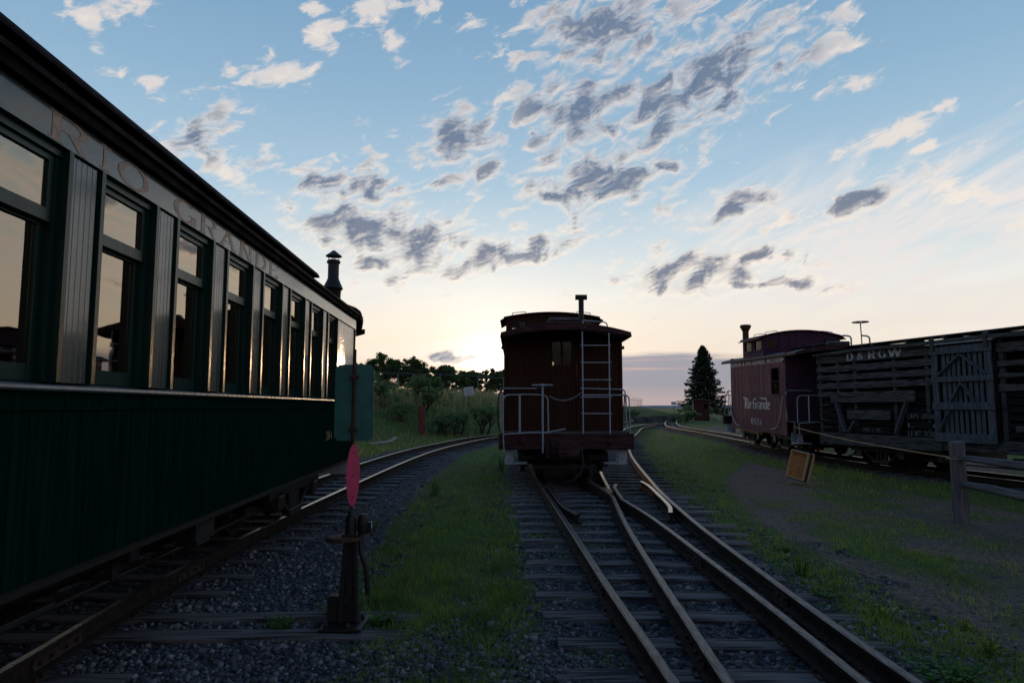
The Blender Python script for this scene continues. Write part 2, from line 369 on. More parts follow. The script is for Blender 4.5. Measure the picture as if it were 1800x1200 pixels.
# ------------------------------------------------------------------ mesh builder
class MB:
    def __init__(s):
        s.v = []
        s.f = []
        s.mi = []

    def add(s, vs, fs, M=None, mi=0):
        o = len(s.v)
        s.v += [tuple(M @ Vector(p)) for p in vs] if M else [tuple(p) for p in vs]
        s.f += [tuple(o + i for i in f) for f in fs]
        s.mi += [mi] * len(fs)
        return s

    def box(s, x0, x1, y0, y1, z0, z1, M=None, mi=0):
        vs = [(x0, y0, z0), (x1, y0, z0), (x1, y1, z0), (x0, y1, z0), (x0, y0, z1), (x1, y0, z1), (x1, y1, z1), (x0, y1, z1)]
        return s.add(vs, [(0, 3, 2, 1), (4, 5, 6, 7), (0, 1, 5, 4), (1, 2, 6, 5), (2, 3, 7, 6), (3, 0, 4, 7)], M, mi)

    def beam(s, p0, p1, wd, th, up=(0, 0, 1), mi=0):
        p0, p1 = Vector(p0), Vector(p1)
        d = (p1 - p0).normalized()
        u = Vector(up)
        a = d.cross(u)
        if a.length < 1e-3:
            a = d.cross(Vector((1, 0, 0)))
        a.normalize()
        b = a.cross(d)
        vs = []
        for p in (p0, p1):
            for i, j in ((-1, -1), (1, -1), (1, 1), (-1, 1)):
                vs.append(p + a * i * wd / 2 + b * j * th / 2)
        return s.add(vs, [(3, 2, 1, 0), (4, 5, 6, 7), (0, 1, 5, 4), (1, 2, 6, 5), (2, 3, 7, 6), (3, 0, 4, 7)], None, mi)

    def tube(s, pts, r, n=8, mi=0, rs=None):
        pts = [Vector(p) for p in pts]
        rings = []
        ref = None
        for i, p in enumerate(pts):
            d = (pts[min(i + 1, len(pts) - 1)] - pts[max(i - 1, 0)]).normalized()
            if ref is None:
                ref = Vector((0, 0, 1)) if abs(d.z) < .9 else Vector((1, 0, 0))
            a = d.cross(ref).normalized()
            b = d.cross(a)
            ref = a.cross(d)
            rr = rs[i] if rs else r
            rings.append([p + (a * math.cos(t) + b * math.sin(t)) * rr for t in [2 * math.pi * j / n for j in range(n)]])
        vs = [v for g in rings for v in g]
        fs = []
        for i in range(len(pts) - 1):
            for j in range(n):
                fs.append((i * n + j, i * n + (j + 1) % n, (i + 1) * n + (j + 1) % n, (i + 1) * n + j))
        fs.append(tuple(range(n - 1, -1, -1)))
        fs.append(tuple((len(pts) - 1) * n + j for j in range(n)))
        return s.add(vs, fs, None, mi)

    def prism(s, poly, a0, a1, axis='y', M=None, mi=0):
        """poly 2D extruded: axis y -> (x,z) poly, axis x -> (y,z), axis z -> (x,y)"""
        mp = {'y': lambda p, t: (p[0], t, p[1]), 'x': lambda p, t: (t, p[0], p[1]), 'z': lambda p, t: (p[0], p[1], t)}[axis]
        n = len(poly)
        vs = [mp(p, a0) for p in poly] + [mp(p, a1) for p in poly]
        fs = [tuple(range(n - 1, -1, -1)), tuple(range(n, 2 * n))] + [(i, (i + 1) % n, n + (i + 1) % n, n + i) for i in range(n)]
        return s.add(vs, fs, M, mi)

    def lathe(s, prof, n=16, M=None, mi=0):
        vs = []
        for r, z in prof:
            for j in range(n):
                t = 2 * math.pi * j / n
                vs.append((r * math.cos(t), r * math.sin(t), z))
        fs = []
        for i in range(len(prof) - 1):
            for j in range(n):
                fs.append((i * n + j, i * n + (j + 1) % n, (i + 1) * n + (j + 1) % n, (i + 1) * n + j))
        fs.append(tuple(range(n - 1, -1, -1)))
        fs.append(tuple((len(prof) - 1) * n + j for j in range(n)))
        return s.add(vs, fs, M, mi)

    def sweep(s, path, sec, mis=None):
        """path: list of (x,y,z), sec: closed polygon of (lateral, up)"""
        n = len(sec)
        vs = []
        for i, p in enumerate(path):
            a = path[max(i - 1, 0)]
            b = path[min(i + 1, len(path) - 1)]
            d = Vector((b[0] - a[0], b[1] - a[1]))
            d.normalize()
            for l, h in sec:
                vs.append((p[0] + d.y * l, p[1] - d.x * l, p[2] + h))
        o = len(s.v)
        s.v += vs
        for i in range(len(path) - 1):
            for j in range(n):
                s.f.append((o + i * n + j, o + i * n + (j + 1) % n, o + (i + 1) * n + (j + 1) % n, o + (i + 1) * n + j))
                s.mi.append(mis[j] if mis else 0)
        s.f.append(tuple(o + j for j in range(n)))
        s.f.append(tuple(o + (len(path) - 1) * n + j for j in range(n - 1, -1, -1)))
        s.mi += [0, 0]
        return s

    def build(s, name, mat, parent=None, bevel=0, smooth=False, recalc=True):
        me = bpy.data.meshes.new(name)
        me.from_pydata(s.v, [], s.f)
        for m in (mat if isinstance(mat, (list, tuple)) else [mat]):
            me.materials.append(MT[m] if isinstance(m, str) else m)
        me.polygons.foreach_set('material_index', s.mi)
        if recalc:
            bm = bmesh.new()
            bm.from_mesh(me)
            bmesh.ops.recalc_face_normals(bm, faces=bm.faces)
            bm.to_mesh(me)
            bm.free()
        if smooth:
            me.polygons.foreach_set('use_smooth', [True] * len(me.polygons))
            me.set_sharp_from_angle(angle=R(40))
        o = bpy.data.objects.new(name, me)
        col.objects.link(o)
        if parent:
            o.parent = parent
        if bevel:
            b = o.modifiers.new('bevel', 'BEVEL')
            b.width = bevel
            b.segments = 1
            b.limit_method = 'ANGLE'
        return o


def tag(o, label=None, cat=None, group=None, kind=None):
    for k, v in (('label', label), ('category', cat), ('group', group), ('kind', kind)):
        if v:
            o[k] = v
    return o


def empty(name, loc, hd=0, label=None, cat=None, group=None, sc=1.):
    o = bpy.data.objects.new(name, None)
    col.objects.link(o)
    o.empty_display_size = .3
    o.location = loc
    o.rotation_euler = (0, 0, -R(hd))
    o.scale = (sc, sc, sc)
    return tag(o, label, cat, group)


def trimesh(name, V, T, mat, parent=None, var=None):
    me = bpy.data.meshes.new(name)
    me.vertices.add(len(V))
    me.vertices.foreach_set('co', np.asarray(V, dtype=np.float32).ravel())
    me.loops.add(len(T) * 3)
    me.loops.foreach_set('vertex_index', np.asarray(T, dtype=np.int32).ravel())
    me.polygons.add(len(T))
    me.polygons.foreach_set('loop_start', np.arange(0, len(T) * 3, 3, dtype=np.int32))
    me.polygons.foreach_set('loop_total', np.full(len(T), 3, dtype=np.int32))
    me.materials.append(MT[mat])
    if var is not None:
        a = me.attributes.new('var', 'FLOAT', 'POINT')
        a.data.foreach_set('value', np.asarray(var, dtype=np.float32))
    me.update(calc_edges=True)
    o = bpy.data.objects.new(name, me)
    col.objects.link(o)
    if parent:
        o.parent = parent
    return o


def catmull(pts, step):
    P_ = [np.array(p, float) for p in pts]
    P_ = [2 * P_[0] - P_[1]] + P_ + [2 * P_[-1] - P_[-2]]
    out = []
    for i in range(1, len(P_) - 2):
        a, b, c, d = P_[i - 1:i + 3]
        # centripetal-like even sampling
        n = max(2, int(np.linalg.norm(c - b) / step))
        for k in range(n):
            t = k / n
            m1 = (c - a) * np.linalg.norm(c - b) / (np.linalg.norm(c - a) + 1e-9)
            m2 = (d - b) * np.linalg.norm(c - b) / (np.linalg.norm(d - b) + 1e-9)
            h = ((2 * t**3 - 3 * t**2 + 1) * b + (t**3 - 2 * t**2 + t) * m1 + (-2 * t**3 + 3 * t**2) * c + (t**3 - t**2) * m2)
            out.append(h)
    out.append(P_[-2])
    return np.array(out)


# ------------------------------------------------------------------ lettering
def arc(cx, cy, rx, ry, a0, a1, n=10):
    return [(cx + rx * math.cos(R(a0 + (a1 - a0) * i / n)), cy + ry * math.sin(R(a0 + (a1 - a0) * i / n))) for i in range(n + 1)]


GL = {
    'A': (.85, [[(.1, 0), (.42, 1)], [(.42, 1), (.75, 0)], [(.22, .35), (.62, .35)]]),
    'C': (.8, [arc(.45, .5, .35, .5, 50, 310, 16)]),
    'D': (.85, [[(.15, 0), (.15, 1)], [(.15, 1), (.35, 1)] + arc(.38, .5, .37, .5, 90, -90, 14) + [(.15, 0)]]),
    'E': (.75, [[(.15, 0), (.15, 1)], [(.15, 1), (.68, 1), (.68, .8)], [(.15, .52), (.5, .52)], [(.15, 0), (.68, 0), (.68, .22)]]),
    'G': (.9, [arc(.46, .5, .36, .5, 45, 345, 18) + [(.80, .12)], [(.80, .0), (.80, .42)], [(.62, .42), (.88, .42)]]),
    'I': (.45, [[(.22, 0), (.22, 1)]]),
    'L': (.7, [[(.15, 0), (.15, 1)], [(.15, 0), (.65, 0), (.65, .25)]]),
    'N': (.9, [[(.15, 0), (.15, 1)], [(.15, 1), (.75, 0)], [(.75, 0), (.75, 1)]]),
    'O': (.95, [arc(.47, .5, .38, .5, 0, 360, 22)]),
    'P': (.75, [[(.15, 0), (.15, 1)], [(.15, 1), (.4, 1)] + arc(.42, .74, .25, .26, 90, -90, 10) + [(.15, .48)]]),
    'R': (.85, [[(.15, 0), (.15, 1)], [(.15, 1), (.42, 1)] + arc(.45, .75, .25, .25, 90, -90, 10) + [(.15, .5)], [(.45, .5), (.6, .2), (.66, .03), (.78, .0)]]),
    'S': (.75, [arc(.38, .75, .27, .25, 30, 240, 12) + arc(.38, .25, .28, .25, 60, -150, 12)]),
    'T': (.8, [[(.4, 0), (.4, 1)], [(.08, .8), (.08, 1), (.72, 1), (.72, .8)]]),
    'V': (.85, [[(.1, 1), (.42, 0)], [(.42, 0), (.75, 1)]]),
    'W': (1.15, [[(.08, 1), (.32, 0)], [(.32, 0), (.57, 1)], [(.57, 1), (.82, 0)], [(.82, 0), (1.06, 1)]]),
    'Y': (.85, [[(.1, 1), (.42, .48)], [(.76, 1), (.42, .48)], [(.42, 0), (.42, .48)]]),
    '&': (.95, [[(.8, .0), (.28, .72)] + arc(.42, .82, .16, .18, 200, -20, 10) + [(.2, .4)] + arc(.36, .22, .24, .22, 160, 310, 10) + [(.8, .48)]]),
    '0': (.75, [arc(.37, .5, .27, .5, 0, 360, 20)]),
    '1': (.5, [[(.25, 0), (.25, 1), (.1, .84)]]),
    '2': (.75, [arc(.37, .73, .26, .27, 170, -40, 12) + [(.1, .0), (.65, 0), (.66, .16)]]),
    '3': (.75, [arc(.36, .75, .24, .25, 150, -80, 10) + arc(.36, .26, .27, .26, 85, -150, 12)]),
    '4': (.8, [[(.55, 0), (.55, 1), (.08, .3), (.74, .3)]]),
    '5': (.75, [[(.62, 1), (.18, 1), (.14, .55)] + arc(.36, .32, .27, .32, 110, -140, 12)]),
    '8': (.75, [arc(.37, .75, .22, .25, -90, 270, 16), arc(.37, .25, .27, .26, 90, 450, 16)]),
    '.': (.3, [[(.15, 0), (.15, .08)]]),
    ' ': (.5, []),
}
SERIF = set('ADEIKLNPRTVWYFH')


def lettering(text, height, width=None, thick=.16, thin=.07, serif=True, gap=.14):
    """list of quads in 2D (u,v)"""
    adv = 0
    polys = []
    for ch in text:
        wd, pls = GL[ch]
        for pl in pls:
            pts = np.array(pl)
            nn = []
            for i in range(len(pts)):
                d = pts[min(i + 1, len(pts) - 1)] - pts[max(i - 1, 0)]
                d = d / (np.linalg.norm(d) + 1e-9)
                t = thin + (thick - thin) * min(1, abs(d[1]) ** 1.5 * (1. if not (ch in 'ANVW' and d[1] * d[0] > .02) else .55))
                nn.append((np.array((-d[1], d[0])) * t / 2))
            for i in range(len(pts) - 1):
                polys.append([pts[i] + nn[i] + (adv, 0), pts[i + 1] + nn[i + 1] + (adv, 0), pts[i + 1] - nn[i + 1] + (adv, 0), pts[i] - nn[i] + (adv, 0)])
            if serif and ch in SERIF:
                for e, o in ((pts[0], pts[1]), (pts[-1], pts[-2])):
                    if abs(e[1] - .5) > .45 and abs(o[1] - e[1]) > .3:
                        y0 = 0 if e[1] < .5 else 1
                        polys.append([np.array((e[0] - .14 + adv, y0 - .025)), np.array((e[0] + .14 + adv, y0 - .025)), np.array((e[0] + .14 + adv, y0 + .03)), np.array((e[0] - .14 + adv, y0 + .03))])
        adv += wd + gap
    adv -= gap
    sx = (width / adv) if width else height
    return [[(p[0] * sx, p[1] * height) for p in pl] for pl in polys]


def paint_text(polys, fn, name, mat, parent, label=None, lift=.0015):
    """fn(u,v,lift)->xyz; each glyph piece is lifted a hair above the last so none are coplanar"""
    mb = MB()
    for i, pl in enumerate(polys):
        l = lift + (i % 7) * .00012
        mb.add([fn(u, v, l) for u, v in pl], [(0, 1, 2, 3)])
    o = mb.build(name, mat, parent, recalc=False)
    if label:
        o['label'] = label
    return o


# ------------------------------------------------------------------ boards with V grooves
def boards(mb, place, a0, a1, z0, z1, w, th=.025, ch=.006, holes=(), horiz=False, jit=.0015):
    cuts = {a0, a1}
    n = max(1, round((a1 - a0) / w))
    for i in range(n + 1):
        cuts.add(a0 + (a1 - a0) * i / n)
    for h in holes:
        for e in h[:2]:
            if a0 < e < a1:
                cuts.add(e)
    cuts = sorted(cuts)
    for i in range(len(cuts) - 1):
        a, b = cuts[i], cuts[i + 1]
        if b - a < 1e-4:
            continue
        c = min(ch, (b - a) * .3)
        segs = [(z0, z1)]
        for h in holes:
            if h[0] < (a + b) / 2 < h[1]:
                ns = []
                for s0, s1 in segs:
                    if h[2] > s0:
                        ns.append((s0, min(s1, h[2])))
                    if h[3] < s1:
                        ns.append((max(s0, h[3]), s1))
                segs = [x for x in ns if x[1] - x[0] > 1e-4]
        j = random.uniform(-jit, jit)
        prof = [(a, -th), (a, -c), (a + c, j), (b - c, j), (b, -c), (b, -th)]
        for s0, s1 in segs:
            vs = [place(p[0], p[1], s0) for p in prof] + [place(p[0], p[1], s1) for p in prof]
            mb.add(vs, [(5, 4, 3, 2, 1, 0), (6, 7, 8, 9, 10, 11)] + [(k, (k + 1) % 6, 6 + (k + 1) % 6, 6 + k) for k in range(6)])


# ------------------------------------------------------------------ tracks: where they run
def zr(x, y):
    """height of the ground swell that carries the right-hand track"""
    x, y = np.asarray(x, float), np.asarray(y, float)
    a = np.interp(y, [12, 19, 22.5, 26, 32, 45, 60], [-.15, -.10, -.02, .10, .15, .10, 0])
    t = np.clip((x - 4.5) / 3.5, 0, 1)
    return a * t * t * (3 - 2 * t)


L_near = catmull([(-2.62, 1.6), (-2.72, 3.7), (-2.85, 5.2), (-2.92, 7.35), (-2.91, 11.83), (-2.66, 20.3), (-2.1, 25.6), (-.62, 32.7), (3, 40), (7, 51), (10.8, 64.6), (19, 85)], .5)
R_near = catmull([(15.6, 3), (14.2, 5.5), (12.5, 9), (11.15, 12.7), (10.3, 15.5), (9.45, 19.2), (8.97, 22.5), (8.93, 25.9), (9.2, 31.7), (10.4, 45), (12.9, 58), (17, 75)], .5)
A_l = catmull([(.86, 1.8), (.83, 3.63), (.79, 4.66), (.76, 5.35), (.69, 7.67), (.51, 13.7), (.47, 19), (.5, 25), (.3, 31)], .5)
A_r = catmull([(1.80, 1.8), (1.81, 3.63), (1.83, 4.78), (1.82, 6.41), (1.78, 9.06), (1.64, 11.2), (1.48, 13.5), (1.42, 19), (1.44, 25), (1.25, 31)], .5)
B_l = catmull([(1.06, 1.8), (1.11, 3.63), (1.16, 4.66), (1.23, 6.08), (1.37, 8.4), (1.61, 11.22), (1.98, 15.55), (2.80, 22.2), (4.45, 31), (5.7, 36.5), (7.3, 43.4), (10.4, 53.6), (13, 61)], .5)
B_r = catmull([(2.07, 1.8), (2.09, 4.48), (2.16, 6.66), (2.25, 8.61), (2.55, 12.24), (3.74, 21.9), (5.35, 30.6), (6.6, 36), (8.2, 43), (11.3, 53.2), (13.8, 60.5)], .5)


def offset(P_, d):
    t = np.gradient(P_, axis=0)
    t /= np.linalg.norm(t, axis=1)[:, None]
    return P_ + np.stack([t[:, 1], -t[:, 0]], 1) * d


L_far = offset(L_near, -.98)
R_far = offset(R_near, .98)


def dist_to(pl, x, y):
    d = np.full(x.shape, 1e9)
    for i in range(0, len(pl) - 1):
        a, b = pl[i], pl[i + 1]
        ab = b - a
        t = np.clip(((x - a[0]) * ab[0] + (y - a[1]) * ab[1]) / (ab @ ab), 0, 1)
        d = np.minimum(d, np.hypot(x - a[0] - t * ab[0], y - a[1] - t * ab[1]))
    return d


cenL = (L_near + L_far) / 2
cenR = (R_near + R_far) / 2
cenA = np.stack([(A_l[:, 0] + np.interp(A_l[:, 1], A_r[:, 1], A_r[:, 0])) / 2, A_l[:, 1]], 1)
cenB = catmull([(1.57, 1.8), (1.6, 4.5), (1.7, 6.6), (1.82, 8.6), (2.12, 12.2), (3.27, 22), (4.9, 30.8), (6.15, 36.2), (7.75, 43.2), (10.85, 53.4), (13.4, 60.7)], .5)
PH = rng.uniform(0, 6.28, (14, 2))
KV = rng.normal(0, 1, (14, 2))


def vnoise(x, y, f):
    s = 0
    for i in range(14):
        k = KV[i] * f * (1 + .25 * i)
        s = s + np.sin(k[0] * x + k[1] * y + PH[i, 0]) / (1 + .12 * i)
    return s / 5.


def sm(v, a, b):
    t = np.clip((v - a) / (b - a), 0, 1)
    return t * t * (3 - 2 * t)


XLs, YLs = L_near[:, 0], L_near[:, 1]


def ground_z(x, y):
    x, y = np.asarray(x, float), np.asarray(y, float)
    d = np.interp(y, YLs, XLs) - x          # distance left of the left track
    crest = np.interp(y, [14, 22, 32, 45, 60, 80, 100, 130], [0, .5, 1.7, 2.35, 2.1, 1.7, 1.1, .3])
    wdt = np.interp(y, [14, 40, 60, 90], [9, 7, 4.5, 5])
    z = -.17 + crest * sm(d, 2.2, 2.2 + wdt) * (1 + .10 * vnoise(x, y, .35))
    z = z + zr(x, y) + .018 * vnoise(x, y, 1.7) * sm(y, 0, 4)
    z = z + 1.75 * np.exp(-((x - 17) / 6.5) ** 2 - ((y - 103) / 17) ** 2)
    z = z - 2.2 * sm(np.hypot(x, y), 110, 260) * sm(y, 60, 110)
    return z


# ------------------------------------------------------------------ ground sheet
xs = np.concatenate([-np.geomspace(1500, 14, 26), np.arange(-13.6, 16, .16), np.geomspace(16.2, 1500, 28)])
ys = np.concatenate([[-300, -100, -30, -10, -4, -1], np.arange(0, 30, .16), np.arange(30, 70, .5), np.geomspace(70.5, 2500, 40)])
GX, GY = np.meshgrid(xs, ys)
GZ = ground_z(GX, GY)
dL, dR_, dA, dB = [dist_to(c_, GX, GY) for c_ in (cenL, cenR, cenA, cenB)]
dmin = np.minimum(np.minimum(dL, dR_), np.minimum(dA, dB))


def green_mask(x, y):
    nz = vnoise(x, y, .8) * .5 + vnoise(x + 9, y, 2.6) * .45
    xa = np.interp(y, A_l[:, 1], A_l[:, 0])
    xl = np.interp(y, L_near[:, 1], L_near[:, 0])
    xb = np.interp(y, B_r[:, 1], B_r[:, 0])
    xr = np.interp(y, R_near[:, 1], R_near[:, 0])
    g = np.zeros_like(x)
    # between left and middle tracks
    l0 = xl + np.interp(y, [3, 6, 12, 20], [1.75, 1.45, 1.1, .9])
    s1 = sm(x, l0 - .2, l0 + .35) * sm(xa - .45 - x, -.05, .3)
    s1 = s1 * np.interp(y, [2.8, 3.6, 4.3, 5.0, 5.6], [.75, .8, .35, .55, 1])
    g = np.maximum(g, s1)
    # right of the switch
    s2 = sm(x, xb + .25, xb + .5) * sm(xb + np.interp(y, [3, 8, 14, 22], [1.3, 1.2, 1.6, 4]) - x, -.2, .4)
    g = np.maximum(g, s2 * np.interp(y, [3, 6, 10, 16], [.75, .75, .8, 1]))
    # strip along the right track
    s3 = sm(xr - .75 - x, 0, .3) * sm(x - (xr - np.interp(y, [8, 14, 20, 26], [4.3, 3.2, 2.6, 3.5])), 0, .6)
    g = np.maximum(g, s3)
    s4 = sm(y, 19, 25) * sm(x, xb + .4, xb + .8) * sm(xr - .8 - x, 0, .3)
    g = np.maximum(g, s4 * .9)
    # rest of the yard: sparse
    s5 = sm(x, xb + .9, xb + 1.6) * (.36 + .30 * vnoise(x, y, 1.1))
    g = np.maximum(g, s5)
    # weeds inside the switch
    g = np.maximum(g, sm(x, xa - .7, xa - .3) * sm(xb + .6 - x, 0, .3) * (.24 + .20 * vnoise(x, y, 1.3)))
    g = np.maximum(g, sm(3.95 - y, 0, .4) * sm(x, -2.3, -1.7) * sm(.75 - x, 0, .4) * (.45 + .3 * vnoise(x, y, 1.6)))
    # bank and far side
    g = np.maximum(g, sm(xl - 1.6 - x, .2, .9) * sm(y, 12, 16) * .95)
    g = np.maximum(g, sm(y, 60, 70) * .9)
    g = np.maximum(g, sm(x, xr + 2.4, xr + 4) * .5)
    return np.clip(g + nz * .42 * (g > .05), 0, 1)


GM = green_mask(GX, GY)
ballast = np.clip(sm(1.75 - dmin + .35 * vnoise(GX, GY, 2.), 0, .5) * 1.0, 0, 1)
ballast = np.maximum(ballast, sm(GX, -3, -2.4) * sm(-.95 + .2 * vnoise(GX, GY, 1.5) - GX, -.1, .4) * sm(14 - GY, 0, 3) * sm(GY, -2, 0))
ballast = np.maximum(ballast, sm(.7 - np.abs(GY - 4.6 + .3 * vnoise(GX, 0 * GY, 2)), 0, .4) * sm(GX, -2, -1) * sm(.6 - GX, 0, .3))
dryz = sm(vnoise(GX, GY, .6), -.2, .6)
gv = np.stack([GX, GY, GZ], -1).reshape(-1, 3)
ny, nx = GX.shape
idx = np.arange(ny * nx).reshape(ny, nx)
a_, b_, c_, d_ = idx[:-1, :-1].ravel(), idx[:-1, 1:].ravel(), idx[1:, 1:].ravel(), idx[1:, :-1].ravel()
gt = np.concatenate([np.stack([a_, b_, c_], 1), np.stack([a_, c_, d_], 1)])


def ground_material():
    m = bpy.data.materials.new('yard ground')
    m.use_nodes = True
    nt = m.node_tree
    nt.nodes.clear()
    k = NT(nt)
    p = k.n('ShaderNodeTexCoord').outputs['Object']
    at = k.n('ShaderNodeAttribute', attribute_name='zone')
    sp = k.n('ShaderNodeSeparateColor')
    k.inp(sp.inputs[0], at.outputs['Color'])
    bal, grn, dry = sp.outputs
    n1_ = k.noise(p, 3., 6, .65)
    n2_ = k.noise(p, 22., 5, .7)
    vo = k.n('ShaderNodeTexVoronoi', feature='F1')
    k.inp(vo.inputs['Vector'], p)
    vo.inputs['Scale'].default_value = 26
    hue = k.n('ShaderNodeSeparateColor')
    k.inp(hue.inputs[0], vo.outputs['Color'])
    dirt = k.mix(n1_, (.165, .132, .120, 1), (.085, .072, .072, 1))
    dirt = k.mix(k.sstep(n2_, .60, .68), dirt, (.22, .18, .165, 1))
    dirt = k.mix(k.sstep(n2_, .47, .40), dirt, (.020, .018, .020, 1))
    dirt = k.mix(k.sstep(k.noise(p, 70., 3, .6), .60, .66), dirt, (.22, .17, .15, 1))
    stone = k.mix(hue.outputs[0], (.018, .021, .029, 1), (.105, .114, .135, 1))
    gr = k.mix(n2_, (.04, .085, .022, 1), (.085, .135, .040, 1))
    gr = k.mix(k.math('MULTIPLY', dry, .5), gr, (.10, .08, .045, 1))
    c = k.mix(k.sstep(bal, .3, .6), dirt, stone)
    gf = k.sstep(k.math('ADD', grn, k.math('MULTIPLY', k.math('SUBTRACT', n2_, .5), 1.1)), .35, .6)
    c = k.mix(gf, c, gr)
    bs = k.n('ShaderNodeBsdfPrincipled')
    k.inp(bs.inputs['Base Color'], c)
    bs.inputs['Roughness'].default_value = .95
    bs.inputs['Specular IOR Level'].default_value = .12
    hgt = k.mix(k.sstep(bal, .3, .6), k.noise(p, 30., 4, .7), k.math('MULTIPLY', vo.outputs['Distance'], -1.6))
    bn = k.n('ShaderNodeBump')
    bn.inputs['Strength'].default_value = .9
    bn.inputs['Distance'].default_value = .03
    k.inp(bn.inputs['Height'], hgt)
    nt.links.new(bn.outputs[0], bs.inputs['Normal'])
    o = k.n('ShaderNodeOutputMaterial')
    nt.links.new(bs.outputs[0], o.inputs[0])
    return m


MT['ground'] = ground_material()
go = trimesh('ground', gv, gt, 'ground')
go.data.polygons.foreach_set('use_smooth', [True] * len(go.data.polygons))
za = go.data.attributes.new('zone', 'FLOAT_COLOR', 'POINT')
za.data.foreach_set('color', np.stack([ballast.ravel(), GM.ravel(), dryz.ravel(), np.ones(GM.size)], 1).astype(np.float32).ravel())
tag(go, kind='structure')

# haze tinted hills
mb = MB()
n = 90
for i in range(n + 1):
    t = R(-60 + 120 * i / n)
    r_ = 2300
    h = 6 + 5 * math.sin(i * .7) + 3 * math.sin(i * 1.9 + 1)
    mb.v += [(r_ * math.sin(t), r_ * math.cos(t), -6), (r_ * math.sin(t) * 1.1, r_ * math.cos(t) * 1.1, max(2, h)), (r_ * math.sin(t) * 1.3, r_ * math.cos(t) * 1.3, -6)]
for i in range(n):
    for j in (0, 1):
        mb.f.append((i * 3 + j, (i + 1) * 3 + j, (i + 1) * 3 + j + 1, i * 3 + j + 1))
        mb.mi.append(0)
tag(mb.build('hills', 'hill'), kind='structure')

# ------------------------------------------------------------------ track pieces
RS = [(-.055, -.13), (-.055, -.118), (-.012, -.105), (-.009, -.04), (-.031, -.032), (-.031, -.006), (-.022, 0), (.022, 0), (.031, -.006), (.031, -.032), (.009, -.04), (.012, -.105), (.055, -.118), (.055, -.13)]
RMI = [0, 0, 0, 0, 0, 0, 1, 0, 0, 0, 0, 0, 0, 0]
RMI[5] = RMI[7] = 1


def rail(P_, parent, head='steel', name='rail'):
    path = [(p[0], p[1], float(zr(p[0], p[1]))) for p in P_]
    return MB().sweep(path, RS, RMI).build(name, ['rail', head], parent)


def make_tie(x0, x1, parent, c, d, zz, near):
    """tie centred on point c, running square to direction d; x0,x1 lateral ends"""
    mb = MB()
    n = 7 if near else 1
    wd = .10 + random.uniform(-.012, .012)
    tp = -.135 + random.uniform(-.006, .003)
    vs = []
    for i in range(n + 1):
        u = x0 + (x1 - x0) * i / n
        e = random.uniform(-.008, .008) if near else 0
        z2 = tp + (random.uniform(-.006, .004) if near else 0)
        k = .02 if near and i in (0, n) else 0
        vs += [(u, -wd + e, tp - .16), (u, wd + e, tp - .16), (u, wd + e - k * .3, z2 - .008 - k), (u, wd + e - .018, z2 - k * .4), (u, -wd + e + .018, z2 - k * .5), (u, -wd + e, z2 - .008 - k)]
    fs = []
    for i in range(n):
        for j in range(6):
            fs.append((i * 6 + j, i * 6 + (j + 1) % 6, (i + 1) * 6 + (j + 1) % 6, (i + 1) * 6 + j))
    fs += [(5, 4, 3, 2, 1, 0), tuple(n * 6 + j for j in range(6))]
    mb.add(vs, fs)
    o = mb.build('tie', 'tie', parent)
    o.location = (c[0], c[1], zz)
    o.rotation_euler = (random.uniform(-.01, .01), random.uniform(-.006, .006), math.atan2(d[1], d[0]) - math.pi / 2 + random.uniform(-.02, .02))
    return o


plate_me = None


def plates(tie, us, zz=0):
    global plate_me
    for u in us:
        if plate_me is None:
            m = MB().box(-.085, .085, -.075, .075, -.1365, -.1275)
            for sx, sy in ((-1, 1), (1, -1), (1, 1)):
                m.box(sx * .068 - .011, sx * .068 + .011, sy * .035 - .011, sy * .035 + .011, -.128, -.108)
            o = m.build('tie_plate', 'plate', None)
            plate_me = o.data
        else:
            o = bpy.data.objects.new('tie_plate', plate_me)
            col.objects.link(o)
        o.parent = tie
        o.location = (u, random.uniform(-.01, .01), 0)
        o.rotation_euler = (0, 0, random.uniform(-.05, .05))


def at_y(pl, y):
    return float(np.interp(y, pl[:, 1], pl[:, 0]))


def along(P_, s0, s1, step):
    seg = np.linalg.norm(np.diff(P_, axis=0), axis=1)
    S_ = np.concatenate([[0], np.cumsum(seg)])
    out = []
    s = s0
    while s < min(s1, S_[-1] - .1):
        p = np.array([np.interp(s, S_, P_[:, 0]), np.interp(s, S_, P_[:, 1])])
        p2 = np.array([np.interp(s + .1, S_, P_[:, 0]), np.interp(s + .1, S_, P_[:, 1])])
        out.append((p, (p2 - p) / np.linalg.norm(p2 - p)))
        s += step + random.uniform(-.03, .03)
    return out


# left track
tl = empty('railway_track', (0, 0, 0), 0, 'curving railway track under the dark green coach on the left', 'railway track')
rail(L_near, tl, 'shiny')
rail(L_far, tl, 'shiny')
for i, (p, d) in enumerate(along(cenL, 1.2, 62, .62)[:99]):
    if 4.45 < p[1] < 5.35:
        continue
    if p[1] < 15 or p[1] > 15:
        t = make_tie(-1.02 + random.uniform(-.06, .06), 1.02 + random.uniform(-.08, .10), tl, p, d, 0, p[1] < 14)
        if p[1] < 14:
            plates(t, (-.49, .49))
# two long headblocks under the switch stand (parts of the same track)
for y_, xe, ang in ((4.86, -.72, 2.), (5.27, -.76, 2.5)):
    o = make_tie(-1.15, 2.62 + (.03 if y_ > 5 else 0), tl, (-3.34, y_ - .07), (0, 1), 0, True)
    o.rotation_euler = (0, 0, R(1.6))
    o.name = 'headblock'
    plates(o, (-.49, .49))

